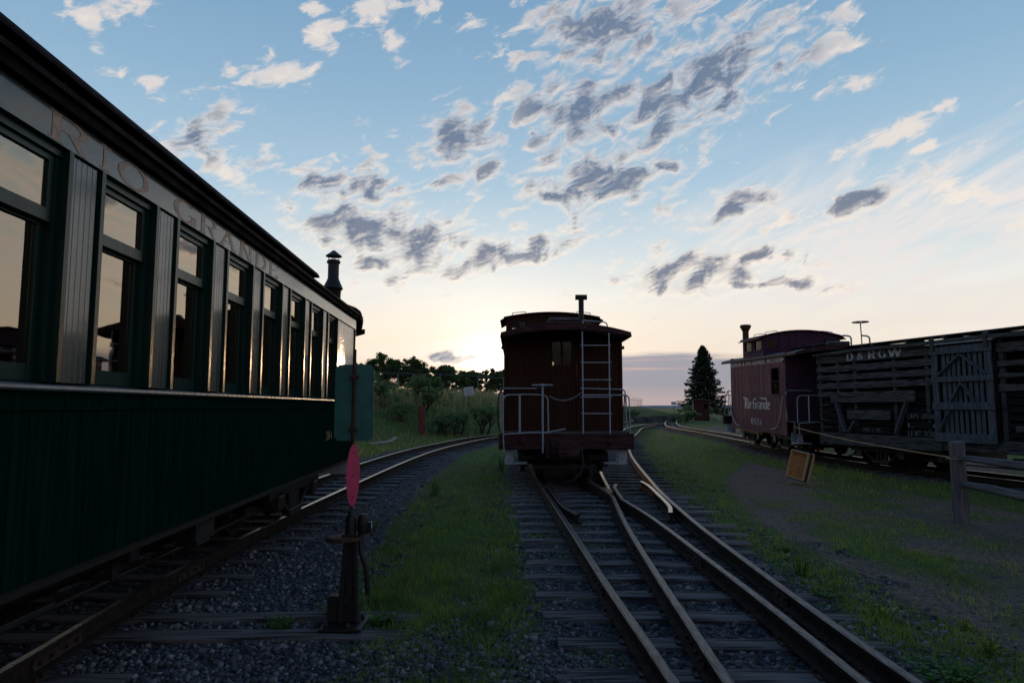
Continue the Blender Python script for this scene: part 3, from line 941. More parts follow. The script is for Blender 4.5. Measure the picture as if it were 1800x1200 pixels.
# switch with its frog
ts = empty('railway_switch', (0, 0, 0), 0, 'railway switch with crossing rails in the middle foreground', 'railway switch')
rail(A_l, ts)
rail(B_r, ts, 'steel')
k1 = B_l[B_l[:, 1] < 11.2]
rail(np.vstack([k1, [[1.60, 11.15]]]), ts)
rail(np.vstack([[[1.655, 11.9]], B_l[B_l[:, 1] > 12.1]]), ts, 'shiny')
k2 = A_r[A_r[:, 1] < 10.9]
rail(k2, ts)
rail(np.vstack([[[1.60, 11.9]], A_r[A_r[:, 1] > 12.2]]), ts)
# wing rails and frog point
rail(catmull([(1.60, 11.0), (1.56, 11.7), (1.50, 12.5), (1.36, 13.3)], .2), ts, 'steel', 'wing_rail')
rail(catmull([(1.69, 10.7), (1.74, 11.4), (1.80, 12.2), (1.90, 12.7)], .2), ts, 'steel', 'wing_rail')
MB().prism([(1.585, 11.45), (1.675, 11.45), (1.72, 12.2), (1.54, 12.2)], -.12, -.004, 'z').build('frog', 'steel', ts, .004)
rail(catmull([(.72, 13.0), (.66, 12.4), (.69, 11.0), (.74, 9.9), (.87, 9.15)], .2), ts, 'steel', 'guard_rail')
rail(catmull([(2.46, 13.2), (2.46, 12.5), (2.37, 11.3), (2.245, 9.9), (2.12, 9.3)], .2), ts, 'shiny', 'guard_rail')
y = 2.35
i = 0
cnt = 0
while y < 14.2:
    xl_, xr_ = at_y(A_l, y), at_y(B_r, y)
    e0, e1 = random.uniform(-.12, .12), random.uniform(-.25, .2)
    t = make_tie(xl_ - .58 + e0 - 1.5, xr_ + .55 + e1 - 1.5, ts, (1.5, y), (0.03, 1), 0, True)
    if cnt < 20:
        plates(t, (xl_ - 1.5, at_y(B_l, y) - 1.5, at_y(A_r, y) - 1.5, xr_ - 1.5) if abs(at_y(A_r, y) - at_y(B_l, y)) > .2 else (xl_ - 1.5, xr_ - 1.5))
    y += .56 + random.uniform(-.04, .04)
    cnt += 1
for p, d in along(cenB, 12.6, 44, .60)[:56]:
    make_tie(-1.05 + random.uniform(-.05, .05), 1.05 + random.uniform(-.1, .1), ts, p, d, 0, p[1] < 20)
    cnt += 1
for p, d in along(cenA, 12.7, 22, .62)[:99 - cnt]:
    make_tie(-.95, 0.45, ts, p, d, 0.003, False)

# joint bars where two rail lengths meet
for pl_, yj in ((A_l, 5.9), (B_l, 7.6), (B_l, 4.35), (A_r, 6.9), (B_r, 5.6), (L_near, 6.3), (L_near, 4.3)):
    xj, x2 = at_y(pl_, yj), at_y(pl_, yj + .3)
    m = MB()
    for sg in (-1, 1):
        m.prism([(sg * .010, -.095), (sg * .030, -.100), (sg * .022, -.070), (sg * .026, -.040), (sg * .010, -.036)], -.26, .26)
        for u in (-.20, -.08, .08, .20):
            m.box(*sorted((sg * .0235, sg * .042)), u - .012, u + .012, -.080, -.056)
    o = m.build('joint_bar', 'plate', ts if pl_ is not L_near else tl, .002)
    o.location = (xj, yj, 0)
    o.rotation_euler = (0, 0, -math.atan2(x2 - xj, .3))

# right track
tr_ = empty('railway_track', (0, 0, 0), 0, 'railway track carrying the maroon caboose and the grey slatted boxcar', 'railway track')
rail(R_near, tr_, 'shiny')
rail(R_far, tr_, 'shiny')
for p, d in along(cenR, 3, 66, .62)[:98]:
    make_tie(-1.0 + random.uniform(-.05, .05), 1.0 + random.uniform(-.05, .05), tr_, p, d, float(zr(*p)), False)
# track far off behind the switch

# ------------------------------------------------------------------ running gear
def wheel_mb(r=.36, w_=.10):
    m = MB()
    prof = [(0, -.07), (.05, -.07), (.055, -.03), (r * .78, -.02), (r * .82, -.05), (r, -.05), (r, .03), (r + .025, .035), (r + .025, .055), (r * .82, .055), (r * .78, .02), (.06, .03), (.055, .07), (0, .07)]
    return m.lathe([(max(a, .001), b) for a, b in prof], 24)


def truck(parent, y, wb=1.4, r=.36, half=.88, wood=True):
    """four-wheel truck: side frames, bolster, springs, axles, wheels, journal boxes"""
    m = MB()
    for s in (-1, 1):
        m.box(s * half - .06, s * half + .06, y - wb / 2 - .32, y + wb / 2 + .32, r + .04, r + .20)
        for e in (-1, 1):
            m.beam((s * half, y + e * .22, r - .20), (s * half, y + e * (wb / 2 - .12), r + .04), .08, .05)
        m.box(s * half - .05, s * half + .05, y - .26, y + .26, r - .24, r - .16)
        for e in (-.13, 0, .13):
            m.tube([(s * half, y + e, r - .16), (s * half, y + e, r + .04)], .045, 8)
    m.box(-half - .1, half + .1, y - .14, y + .14, r + .205, r + .33)
    for e in (-1, 1):
        m.box(-half, half, y + e * (wb / 2 + .26) - .05, y + e * (wb / 2 + .26) + .05, r + .045, r + .16)
        m.box(-.62, .62, y + e * (wb / 2 + .43) - .04, y + e * (wb / 2 + .43) + .04, r - .12, r - .03)
    t = m.build('truck', 'black', parent, .008)
    for e in (-1, 1):
        yy = y + e * wb / 2
        MB().tube([(-half - .02, yy, r), (half + .02, yy, r)], .055, 10).build('axle', 'black', t)
        for s in (-1, 1):
            M_ = Matrix.Translation((s * .455, yy, r)) @ Matrix.Rotation(s * -math.pi / 2, 4, 'Y')
            w_ = MB()
            pw = wheel_mb(r)
            w_.add(pw.v, pw.f, M_)
            w_.build('wheel', 'rail', t, 0, True)
            MB().prism([(s * half - .09, r - .10), (s * half + .09, r - .10), (s * half + .10, r + .06), (s * half + .03, r + .11), (s * half - .09, r + .11)], yy - .10, yy + .10).build('journal_box', 'black', t, .012)
    return t


def corner_curve(pts, rad=.06, n=5):
    """round the corners of a polyline"""
    P_ = [Vector(p) for p in pts]
    out = [P_[0]]
    for i in range(1, len(P_) - 1):
        a, b, c = P_[i - 1], P_[i], P_[i + 1]
        r_ = min(rad, (a - b).length * .45, (c - b).length * .45)
        p0 = b + (a - b).normalized() * r_
        p1 = b + (c - b).normalized() * r_
        for k in range(n + 1):
            t = k / n
            out.append(p0 * (1 - t) ** 2 + b * 2 * t * (1 - t) + p1 * t * t)
    out.append(P_[-1])
    return out


def pipe(name, pts, r, parent, mat='silver', rad=.07):
    return MB().tube(corner_curve(pts, rad), r, 8).build(name, mat, parent, 0, True)


# ------------------------------------------------------------------ the green coach
COACH = empty('railway_coach', (-3.336, 2.994 - .113, 0), -2.7, 'dark green glossy railway coach lettered RIO GRANDE along its letterboard', 'railway coach')
HW = 1.2
Y0, Y1 = -6.6, 8.0


def win_spans():
    out = []
    i = -8
    while True:
        a = .61 + .905 * i
        if a + .58 > 6.9:
            break
        if a > Y0 + .5:
            out.append((a, a + .58))
        i += 1
    return out


WS = win_spans()


def side(sg):
    P_ = lambda a, b, z: (sg * (HW + b), a, z)
    lab = None
    m = MB()
    boards(m, P_, Y0, Y1, .62, 1.385, .056, .03, .006)
    m.build('lower_side', 'coachdull', COACH)
    m = MB()
    m.prism([(sg * (HW - .03), 1.386), (sg * (HW + .012), 1.386), (sg * (HW + .012), 1.40), (sg * (HW + .006), 1.405), (sg * (HW + .006), 1.47), (sg * (HW - .03), 1.47)], Y0, Y1)
    m.build('belt_band', 'coachdull', COACH)
    m = MB()
    m.prism([(sg * (HW - .10), 1.471), (sg * (HW + .035), 1.471), (sg * (HW + .045), 1.480), (sg * (HW + .042), 1.498), (sg * (HW - .10), 1.516)], Y0, Y1)
    m.build('belt_sill', 'sill', COACH, .003)
    # piers with their beaded panels
    pp = []
    edge = Y0
    for a, b in WS + [(Y1, Y1)]:
        pp.append((edge, a))
        edge = b
    for a, b in pp:
        m = MB()
        bp = MB()
        if b - a > .6:
            st = .03
        else:
            st = .035
        m.box(*sorted((sg * (HW - .12), sg * HW)), a, a + st, 1.517, 2.64)
        m.box(*sorted((sg * (HW - .12), sg * HW)), b - st, b, 1.517, 2.64)
        m.box(*sorted((sg * (HW - .12), sg * (HW - .03))), a + st, b - st, 1.517, 2.64)
        boards(bp, lambda p, q_, z: (sg * (HW - .016 + q_), p, z), a + st, b - st - .02, 1.517, 2.632, .052, .012, .004, jit=.0008)
        bp.build('beaded_panel', 'coachgloss', m.build('window_pier', 'coach', COACH))
    m = MB()
    m.box(*sorted((sg * (HW - .12), sg * (HW + .001))), Y0, Y1, 2.641, 2.87)
    m.build('letterboard', 'coachgloss', COACH)
    # frieze, cornice
    m = MB()
    m.prism([(sg * (HW + .002), 2.812), (sg * (HW + .02), 2.812), (sg * (HW + .025), 2.802), (sg * (HW + .045), 2.800), (sg * (HW + .052), 2.845), (sg * (HW + .064), 2.852), (sg * (HW + .064), 2.868), (sg * (HW + .002), 2.88)], Y0, Y1 + .02)
    m.build('cornice', 'coachroof', COACH, .002)
    # windows
    for a, b in WS:
        f = MB()
        X_ = lambda u, v: sorted((sg * (HW - u), sg * (HW - v)))
        f.box(*X_(.118, .045), a, a + .035, 1.517, 2.60)
        f.box(*X_(.118, .045), b - .035, b, 1.517, 2.60)
        f.box(*X_(.118, .030), a, b, 2.60, 2.64)
        fo = f.build('window_frame', 'coach', COACH)
        u = MB()
        i0, i1 = a + .036, b - .036
        u.box(*X_(.078, .050), i0, i0 + .038, 2.27, 2.599)
        u.box(*X_(.078, .050), i1 - .038, i1, 2.27, 2.599)
        u.box(*X_(.078, .049), i0 + .038, i1 - .038, 2.565, 2.599)
        u.box(*X_(.078, .046), i0 + .038, i1 - .038, 2.27, 2.335)
        us = u.build('upper_sash', 'coach', fo, .002)
        l = MB()
        l.box(*X_(.112, .082), i0, i0 + .04, 1.518, 2.30)
        l.box(*X_(.112, .082), i1 - .04, i1, 1.518, 2.30)
        l.box(*X_(.112, .081), i0 + .04, i1 - .04, 1.518, 1.60)
        l.box(*X_(.112, .081), i0 + .04, i1 - .04, 2.255, 2.30)
        l.build('lower_sash', 'coach', fo, .002)
        MB().box(*X_(.066, .062), i0 + .037, i1 - .037, 2.334, 2.566).build('upper_pane', 'glass', fo)
        MB().box(*X_(.099, .095), i0 + .039, i1 - .039, 1.599, 2.256).build('lower_pane', 'glass', fo)


side(1)
side(-1)
# lettering on the near side
ltr = lambda u0, z0: (lambda u, v, l: (HW + .0012 + l, u0 + u, z0 + v))
x_ = .105
POS = [('R', .105, .345), ('I', .52, .12), ('O', .715, .36), ('G', 1.40, .36), ('R', 1.82, .33), ('A', 2.20, .34), ('N', 2.62, .33), ('D', 3.02, .33), ('E', 3.42, .30)]
polys = []
for ch, u0, wd in POS:
    pl = lettering(ch, .130, wd, .17, .06)
    if ch == 'I':
        pl = [[(p[0] * .45 + .03, p[1]) for p in q_] for q_ in pl] + [[(.02, 0), (.125, 0), (.125, .010), (.02, .010)], [(.02, .120), (.125, .120), (.125, .130), (.02, .130)]]
    polys += [[(p[0] + u0, p[1]) for p in q_] for q_ in pl]
paint_text(polys, ltr(0, 2.650), 'lettering', 'gold', COACH)
paint_text(lettering('284', .105, .36, .2, .09), ltr(6.02, .975), 'number', 'gold', COACH)
# body ends, floor, ceiling
for yy, s in ((Y1, 1), (Y0, -1)):
    m = MB()
    boards(m, lambda a, b, z: (a, yy + s * b, z), -HW + .002, HW - .002, .62, 2.83, .06, .03, .006, holes=[(-.38, .38, 1.0, 2.75)])
    e = m.build('end_wall', 'coachdull', COACH)
    MB().box(-.379, .379, *sorted((yy - s * .03, yy - s * .008)), 1.0, 2.75).box(-.28, .28, *sorted((yy - s * .007, yy + s * .004)), 1.06, 1.8).build('end_door', 'coach', COACH, .003)
    MB().box(-1.05, 1.05, *sorted((yy + s * .002, yy + s * .72)), .90, .99).build('platform_floor', 'black', COACH, .006)
    for sx in (-1, 1):
        st = MB()
        x0, x1 = sorted((sx * .62, sx * 1.16))
        for k, zz in enumerate((.36, .60)):
            st.box(x0 + (0 if sx < 0 else .0) + (k * .12 if sx < 0 else 0), x1 - (k * .12 if sx > 0 else 0), *sorted((yy + s * .10, yy + s * .62)), zz, zz + .03)
        for yq in (.085, .625):
            st.prism([(sx * .60, .34), (sx * 1.17, .34), (sx * 1.17, .46), (sx * .98, .62), (sx * .98, .88), (sx * .60, .88)], *sorted((yy + s * yq, yy + s * (yq + .012))))
        st.build('step', 'step', COACH, .003)
    rl = MB()
    for sx in (-1, 1):
        rl.tube([(sx * .35, yy + s * .70, .99), (sx * .35, yy + s * .70, 1.75)], .014)
        rl.tube([(sx * 1.02, yy + s * .70, .99), (sx * 1.02, yy + s * .70, 1.75)], .014)
        rl.tube([(sx * .35, yy + s * .70, 1.75), (sx * 1.02, yy + s * .70, 1.75)], .016)
        rl.tube([(sx * 1.04, yy + s * .68, 1.0), (sx * 1.04, yy + s * .68, 2.8)], .016)
    rl.build('end_railing', 'black', COACH, 0, True)
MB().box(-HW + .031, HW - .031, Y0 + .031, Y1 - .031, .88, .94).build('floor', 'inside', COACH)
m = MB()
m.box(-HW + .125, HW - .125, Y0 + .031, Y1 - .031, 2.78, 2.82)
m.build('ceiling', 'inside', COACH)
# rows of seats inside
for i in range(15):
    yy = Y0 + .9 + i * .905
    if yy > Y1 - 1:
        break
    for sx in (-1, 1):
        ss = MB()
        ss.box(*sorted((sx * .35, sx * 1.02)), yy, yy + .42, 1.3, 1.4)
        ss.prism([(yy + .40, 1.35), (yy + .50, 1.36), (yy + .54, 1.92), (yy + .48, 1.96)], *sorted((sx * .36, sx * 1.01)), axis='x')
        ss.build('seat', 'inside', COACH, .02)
# roof
def lower_roof(z=0., n=6):
    prof = []
    for i in range(n + 1):
        t = i / n
        prof.append((HW + .08 - t * .55, 2.878 + .20 * math.sin(t * math.pi / 2 * .92)))
    return prof


pr = lower_roof()
m = MB()
for sg in (1, -1):
    pol = [(sg * x, z) for x, z in pr] + [(sg * x, z - .03) for x, z in reversed(pr)]
    m.prism(pol, Y0, Y1)
# duckbill hoods over the platforms
for yy, s in ((Y1, 1), (Y0, -1)):
    n = 8
    rows = []
    for i in range(n + 1):
        t = i / n
        yv = yy + s * .74 * t
        drop = .20 * t ** 2.2
        row = []
        for k in range(17):
            a = math.pi * k / 16
            xw = (HW + .085) * math.cos(a) * (1 - .10 * t ** 2)
            zt = 2.87 + (.28 * (1 - .45 * t)) * math.sin(a) ** .8 - drop
            row.append((xw, yv, zt))
        rows.append(row)
    vs = [p for r_ in rows for p in r_]
    vs += [(p[0] * .985, p[1], p[2] - .045) for r_ in rows for p in r_]
    N_ = len(rows) * 17
    fs = []
    for i in range(n):
        for k in range(16):
            q0 = i * 17 + k
            fs.append((q0, q0 + 1, q0 + 18, q0 + 17))
            fs.append((N_ + q0, N_ + q0 + 17, N_ + q0 + 18, N_ + q0 + 1))
        fs.append((i * 17, (i + 1) * 17, N_ + (i + 1) * 17, N_ + i * 17))
        fs.append((i * 17 + 16, N_ + i * 17 + 16, N_ + (i + 1) * 17 + 16, (i + 1) * 17 + 16))
    for k in range(16):
        fs.append((n * 17 + k, n * 17 + k + 1, N_ + n * 17 + k + 1, N_ + n * 17 + k))
        fs.append((k, N_ + k, N_ + k + 1, k + 1))
    m.add(vs, fs)
    # hood valance hanging at the corner
    for sx in (-1, 1):
        m.prism([(sx * (HW + .03), 2.64), (sx * (HW - .22), 2.57), (sx * (HW - .25), 2.72), (sx * (HW + .03), 2.72)], *sorted((yy + s * .66, yy + s * .69)))
m.build('roof', 'coachroof', COACH)
m = MB()
CE = 7.1
m.box(.70, .73, Y0, CE, 3.0, 3.33).box(-.73, -.70, Y0, CE, 3.0, 3.33)
for yy in np.arange(Y0 + .3, CE - .3, .905):
    for sx in (-1, 1):
        m.box(*sorted((sx * .731, sx * .745)), yy, yy + .05, 3.10, 3.33)
m.prism([(.70, 3.0), (.70, 3.33), (-.70, 3.33), (-.70, 3.0)], CE - .03, CE)
m.build('clerestory', 'coachroof', COACH)
pol = [(.80 * math.cos(math.pi * k / 12), 3.34 + .17 * math.sin(math.pi * k / 12)) for k in range(13)]
MB().prism(pol + [(-.80, 3.315), (.80, 3.315)], Y0, CE + .05).build('clerestory_roof', 'coachroof', COACH, .004)
MB().prism([(y_, z_) for y_, z_ in ((CE + .06, 3.30), (CE + .30, 3.22), (CE + .30, 3.12), (CE + .06, 3.12))], -.62, .62, 'x').build('clerestory_end', 'coachroof', COACH, .01)
# smoke jack
m = MB()
M_ = Matrix.Translation((HW - .30, 7.62, 0))
m.lathe([(.115, 2.98), (.125, 3.20), (.155, 3.235), (.150, 3.25), (.10, 3.36), (.085, 3.40), (.085, 3.63), (.105, 3.64), (.105, 3.67), (.085, 3.69), (.06, 3.69)], 18, M_)
m.lathe([(.125, 3.745), (.125, 3.755), (.02, 3.84), (.001, 3.845)], 18, M_)
for k in range(4):
    a = k * math.pi / 2 + .4
    m.tube([(HW - .30 + .075 * math.cos(a), 7.62 + .075 * math.sin(a), 3.68), (HW - .30 + .085 * math.cos(a), 7.62 + .085 * math.sin(a), 3.755)], .006, 5)
m.build('smoke_jack', 'black', COACH, 0, True)
# underframe
m = MB()
m.box(-HW + .05, -HW + .2, Y0, Y1, .60, .879).box(HW - .2, HW - .032, Y0, Y1, .56, .879)
for yy in np.arange(Y0 + .5, Y1, 1.5):
    m.box(-HW + .2, HW - .2, yy, yy + .12, .62, .86)
for sx in (-1, 1):
    for u in (.35, .8):
        m.tube([(sx * u, Y0 + .4, .62), (sx * u, Y0 + 3, .28), (sx * u, Y1 - 3.4, .28), (sx * u, Y1 - .6, .62)], .018, 6)
for yy in (-.9, 1.6):
    m.box(-.95, .95, yy, yy + .12, .40, .58)
    for u in (-.8, -.35, .35, .8):
        m.box(u - .03, u + .03, yy + .02, yy + .10, .28, .40)
m.build('underframe', 'black', COACH, .004)
m = MB().tube([(.45, -.3, .45), (.45, .9, .45)], .16, 16)
m.build('air_tank', 'black', COACH, 0, True)
MB().box(.94, 1.10, 2.25, 2.60, .40, .559).box(.95, 1.09, 2.3, 2.55, .36, .399).build('battery_box', 'black', COACH, .004)
for zz in (.40, .52):
    MB().box(.92, 1.08, .15, .60, zz, zz + .03).build('step_board', 'black', COACH, .004)
truck(COACH, 5.55, 1.55, .36, .92)
truck(COACH, -4.6, 1.55, .36, .92)
m = MB().box(-.14, .14, Y1 + .70, Y1 + 1.0, .55, .78).box(-.20, .20, Y1 + .02, Y1 + .70, .60, .74)
m.build('coupler', 'black', COACH, .03)


# ------------------------------------------------------------------ cabooses
def speed_script():
    """slanted road-name script with trailing wings: filled polygons (u,v), u 0..2.5, v 0..1"""
    P_ = []
    sl = lambda u, v: (u + v * .06, v)

    def st(pts, t):
        pts = np.array(pts, float)
        for i in range(len(pts) - 1):
            d = pts[i + 1] - pts[i]
            d /= np.linalg.norm(d)
            nrm = np.array((-d[1], d[0])) * t / 2
            e = d * t * .35
            P_.append([sl(*(pts[i] - e + nrm)), sl(*(pts[i + 1] + e + nrm)), sl(*(pts[i + 1] + e - nrm)), sl(*(pts[i] - e - nrm))])
    t = .095
    # R with wing
    st([(.10, 0), (.10, .80)], t)
    P_.append([(-.22, 1.0), (.42, .92), (.36, .80), (-.02, .88)])
    st([(.10, .86), (.28, .84), (.33, .66), (.26, .48), (.12, .46)], t)
    st([(.24, .44), (.34, 0)], t)
    # i
    st([(.46, 0), (.46, .52)], t)
    st([(.46, .68), (.46, .76)], t)
    # o
    st([(.60, .08), (.60, .50)], t)
    st([(.76, .08), (.76, .50)], t)
    st([(.60, .04), (.76, .04)], t)
    st([(.60, .52), (.76, .52)], t)
    # G
    st([(1.34, .78), (1.28, .88), (1.14, .88), (1.08, .76), (1.08, .14), (1.14, .03), (1.28, .03), (1.34, .14), (1.34, .42)], t)
    P_.append([(.86, .52), (1.02, .40), (1.38, .40), (1.38, .50)])
    # r
    st([(1.48, 0), (1.48, .52)], t)
    st([(1.50, .50), (1.60, .54)], t)
    # a
    st([(1.70, .10), (1.70, .26)], t)
    st([(1.70, .52), (1.84, .52), (1.88, .44), (1.88, 0)], t)
    st([(1.70, .04), (1.86, .04)], t)
    st([(1.70, .30), (1.86, .30)], t)
    # n
    st([(2.00, 0), (2.00, .54)], t)
    st([(2.02, .52), (2.16, .52), (2.20, .42), (2.20, 0)], t)
    # d with wing
    st([(2.50, 0), (2.50, .82)], t)
    P_.append([(1.72, 1.0), (2.58, .98), (2.56, .82), (2.06, .84)])
    st([(2.48, .52), (2.34, .52), (2.32, .10), (2.36, .04), (2.50, .04)], t)
    # e
    st([(2.64, .10), (2.64, .50)], t)
    st([(2.64, .53), (2.80, .53), (2.80, .30), (2.64, .28)], t)
    st([(2.66, .03), (2.82, .05)], t)
    return P_


def caboose(name, loc, hd, sc, label, red, dk, trim, BL, cup, cw, cz, chim, lettered, hooks, pitch=0.):
    """origin: rail level under the near end beam. BL body end, cup (y0,y1), cw cupola half width, cz eave/top"""
    T = empty(name, loc, hd, label, 'caboose', None, sc)
    if pitch:
        T.rotation_euler[0] = pitch
    hw = 1.165
    B0 = .75
    B1 = BL
    EV = 2.70
    # end walls (each with a door and its window)
    for yy, s in ((B0, -1), (B1, 1)):
        m = MB()
        dx0, dx1 = (-.30, .26)
        boards(m, lambda a, b, z: (a, yy + s * b, z), -hw, hw, .88, 2.86, .075, .03, .005, holes=[(dx0, dx1, .93, 2.74)])
        ew = m.build('end_wall', dk, T)
        d = MB()
        Yq = lambda u, v: sorted((yy - s * u, yy - s * v))
        d.box(dx0 + .002, dx0 + .09, *Yq(.035, .012), .935, 2.735).box(dx1 - .09, dx1 - .002, *Yq(.035, .012), .935, 2.735)
        d.box(dx0 + .09, dx1 - .09, *Yq(.035, .012), .935, 1.06).box(dx0 + .09, dx1 - .09, *Yq(.035, .012), 2.68, 2.735).box(dx0 + .09, dx1 - .09, *Yq(.035, .012), 2.12, 2.22)
        d.box(-.04, .00, *Yq(.035, .012), 2.22, 2.68)
        d.box(dx0 + .09, dx1 - .09, *Yq(.032, .020), 1.06, 2.12)
        dd = d.build('door', trim if name == 'x' else dk, T, .003)
        MB().box(dx0 + .088, -.038, *Yq(.026, .022), 2.218, 2.682).build('door_pane', 'glass2', dd)
        MB().box(-.002, dx1 - .088, *Yq(.026, .022), 2.218, 2.682).build('door_pane', 'glass2', dd)
        MB().lathe([(.001, 0), (.02, 0), (.026, .02), (.02, .04), (.001, .045)], 10, Matrix.Translation((dx0 + .045, yy + s * .0, 1.75)) @ Matrix.Rotation(math.pi / 2 * -s, 4, 'X')).build('door_knob', 'black', dd)
        f = MB()
        f.box(dx0 - .05, dx0, *Yq(.03, -.012), .93, 2.78).box(dx1, dx1 + .05, *Yq(.03, -.012), .93, 2.78).box(dx0, dx1, *Yq(.03, -.012), 2.742, 2.78)
        f.build('door_frame', dk, T, .003)
        for sx in (-1, 1):
            MB().box(*sorted((sx * (hw + .001), sx * (hw - .05))), *Yq(-.002, -.014), .88, 2.80).build('corner_post', dk, T)
    # sides
    for sg in (-1, 1):
        holes = [(1.02, 1.34, 1.72, 2.47), (B1 - .75, B1 - .43, 1.72, 2.47)] if lettered else [(1.7, 2.05, 1.72, 2.42), (B1 - 1.2, B1 - .85, 1.72, 2.42)]
        if lettered:
            holes = [(B0 + .43, B0 + .99, 1.66, 2.40)]
        m = MB()
        boards(m, lambda a, b, z: (sg * (hw + b), a, z), B0, B1, .53, 2.52, .085, .03, .007, holes=holes, jit=.003)
        m.build('side_wall', red, T)
        m = MB()
        m.box(*sorted((sg * (hw - .03), sg * (hw + .006))), B0, B1, 2.522, 2.73)
        m.build('letterboard', red, T, .003)
        for a, b, z0, z1 in holes:
            f = MB()
            X_ = lambda u, v: sorted((sg * (hw - u), sg * (hw - v)))
            f.box(*X_(.06, -.012), a - .04, a, z0 - .04, z1 + .04).box(*X_(.06, -.012), b, b + .04, z0 - .04, z1 + .04)
            f.box(*X_(.06, -.012), a, b, z1, z1 + .04).box(*X_(.06, -.03), a - .03, b + .03, z0 - .05, z0 - .001)
            f.box(*X_(.045, .015), a, a + .03, z0, z1).box(*X_(.045, .015), b - .03, b, z0, z1).box(*X_(.045, .014), a + .03, b - .03, (z0 + z1) / 2 - .015, (z0 + z1) / 2 + .015)
            fo = f.build('window', dk, T, .002)
            MB().box(*X_(.032, .028), a + .029, b - .029, z0, z1).build('pane', 'glass2', fo)
            if lettered:
                cu = MB()
                nn = 10
                cu.add([(sg * (hw - .10 + .012 * (k % 2)), a + .02 + .22 * k / nn, z) for z in (z0 + .05, z1 - .02) for k in range(nn + 1)], [(k, k + 1, nn + 2 + k, nn + 1 + k) for k in range(nn)])
                cu.build('curtain', 'roofmetal', fo, recalc=False)
    MB().box(-hw + .031, hw - .031, B0 + .031, B1 - .031, .86, .93).build('floor', 'inside', T)
    MB().box(-hw + .031, hw - .031, B0 + .031, cup[0] - .04, 2.72, 2.74).box(-hw + .031, hw - .031, cup[1] + .04, B1 - .031, 2.72, 2.74).build('ceiling', 'inside', T)
    # underframe + platforms
    m = MB()
    for sx in (-.95, -.35, .35, .95):
        m.box(sx - .07, sx + .07, .16, B1 + .60, .62, .855)
    for yy in np.arange(B0 + .6, B1, 1.1):
        m.box(-.88, -.42, yy, yy + .1, .64, .84).box(.42, .88, yy, yy + .1, .64, .84)
    m.tube([(-.65, B0 + 1.6, .52), (-.65, B0 + 2.5, .52)], .15, 14)
    m.build('underframe', 'black', T, .004)
    for yy, s in ((0, -1), (B1 + .75, 1)):
        m = MB()
        m.box(-1.25, 1.25, *sorted((yy - s * 0, yy - s * .15)), .62, .91)
        bm_ = m.build('end_beam', 'cabtrim', T, .012)
        bo = MB()
        for sx in (-.80, .80):
            bo.lathe([(.07, 0), (.075, .012), (.03, .03), (.028, .05), (.001, .055)], 12, Matrix.Translation((sx, yy + s * .001, .765)) @ Matrix.Rotation(math.pi / 2 * -s, 4, 'X'))
        bo.build('bolt', 'cabtrim', bm_, 0, True)
        m = MB()
        boards(m, lambda a, b, z: (a, yy - s * z, .935 + b), -1.2, 1.2, .151 if s < 0 else .151, .748, .12, .025, .004)
        m.build('platform_deck', 'tie', T)
        # coupler and its draft gear
        m = MB()
        m.box(-.30, .30, *sorted((yy - s * -.01, yy + s * .06)), .50, .80)
        m.box(-.11, .11, *sorted((yy + s * .06, yy + s * .28)), .52, .74)
        m.prism([(-.15, .50), (.16, .50), (.20, .60), (.20, .70), (.10, .80), (-.12, .80), (-.18, .68)], *sorted((yy + s * .28, yy + s * .46)))
        m.box(-.40, -.30, *sorted((yy + s * .002, yy + s * .09)), .46, .70)
        m.build('coupler', 'cabtrim', T, .025)
        m = MB()
        m.tube(corner_curve([(.26, yy + s * .05, .60), (.26, yy + s * .18, .56), (.30, yy + s * .20, .30), (.10, yy + s * .26, .08), (-.02, yy + s * .2, .05)], .1), .022, 8)
        m.tube([(.26, yy + s * .03, .66), (.26, yy + s * .09, .58)], .045, 8)
        m.build('air_hose', 'black', T, 0, True)
        m = MB().tube([(-.06, yy + s * .47, .60), (-.16, yy + s * .40, .42), (-.02, yy + s * .33, .38), (.08, yy + s * .40, .50)], .014, 6)
        m.build('safety_chain', 'rail', T, 0, True)
        # cut lever
        pipe('cut_lever', [(-1.15, yy + s * .03, .58), (-1.17, yy + s * .03, .90), (-.60, yy + s * .05, .935), (-.38, yy + s * .06, .93), (-.02, yy + s * .06, 1.0)], .013, T, rad=.05)
        # steps
        for sx in (-1, 1):
            st = MB()
            for zz, xo in ((.34, 0), (.60, -.12)):
                st.box(*sorted((sx * .72, sx * (1.14 + xo))), *sorted((yy - s * .20, yy - s * .52)), zz, zz + .025)
            for yq in (.17, .53):
                st.box(*sorted((sx * .98, sx * 1.14)), *sorted((yy - s * yq, yy - s * (yq + .012))), .335, .619)
            st.box(*sorted((sx * .68, sx * 1.14)), *sorted((yy - s * .165, yy - s * .182)), .604, .620)
            st.build('step', 'step', T, .002)
        # railings: outer gate rail, inner rail, posts
        ry = yy - s * .03
        pipe('end_rail', [(-1.17, ry, .91), (-1.17, ry, 1.62), (-.70, ry, 1.635), (-.34, ry, 1.62), (-.33, ry, .91)], .0125, T, rad=.12)
        MB().tube([(-.86, ry, .91), (-.86, ry, 1.63)], .019, 8).build('rail_post', 'silver', T)
        if True:
            pipe('end_rail', [(.31, ry, 1.62), (1.17, ry, 1.62), (1.18, ry, .91)], .013, T, rad=.10)
            r2 = yy - s * .60
            pipe('inner_rail', [(-1.22, r2, .94), (-1.22, r2, 1.76), (-.52, r2, 1.76)], .013, T, rad=.08)
            pipe('inner_rail', [(.32, r2, 1.76), (1.19, r2, 1.74), (1.22, r2, .94)], .013, T, rad=.09)
            pipe('corner_hose', [(-1.19, yy - s * .55, 1.80), (-1.27, yy - s * .50, 1.60), (-1.29, yy - s * .42, 1.2), (-1.24, yy - s * .38, .94)], .016, T, 'black', .2)
        # brake wheel
        bw = MB()
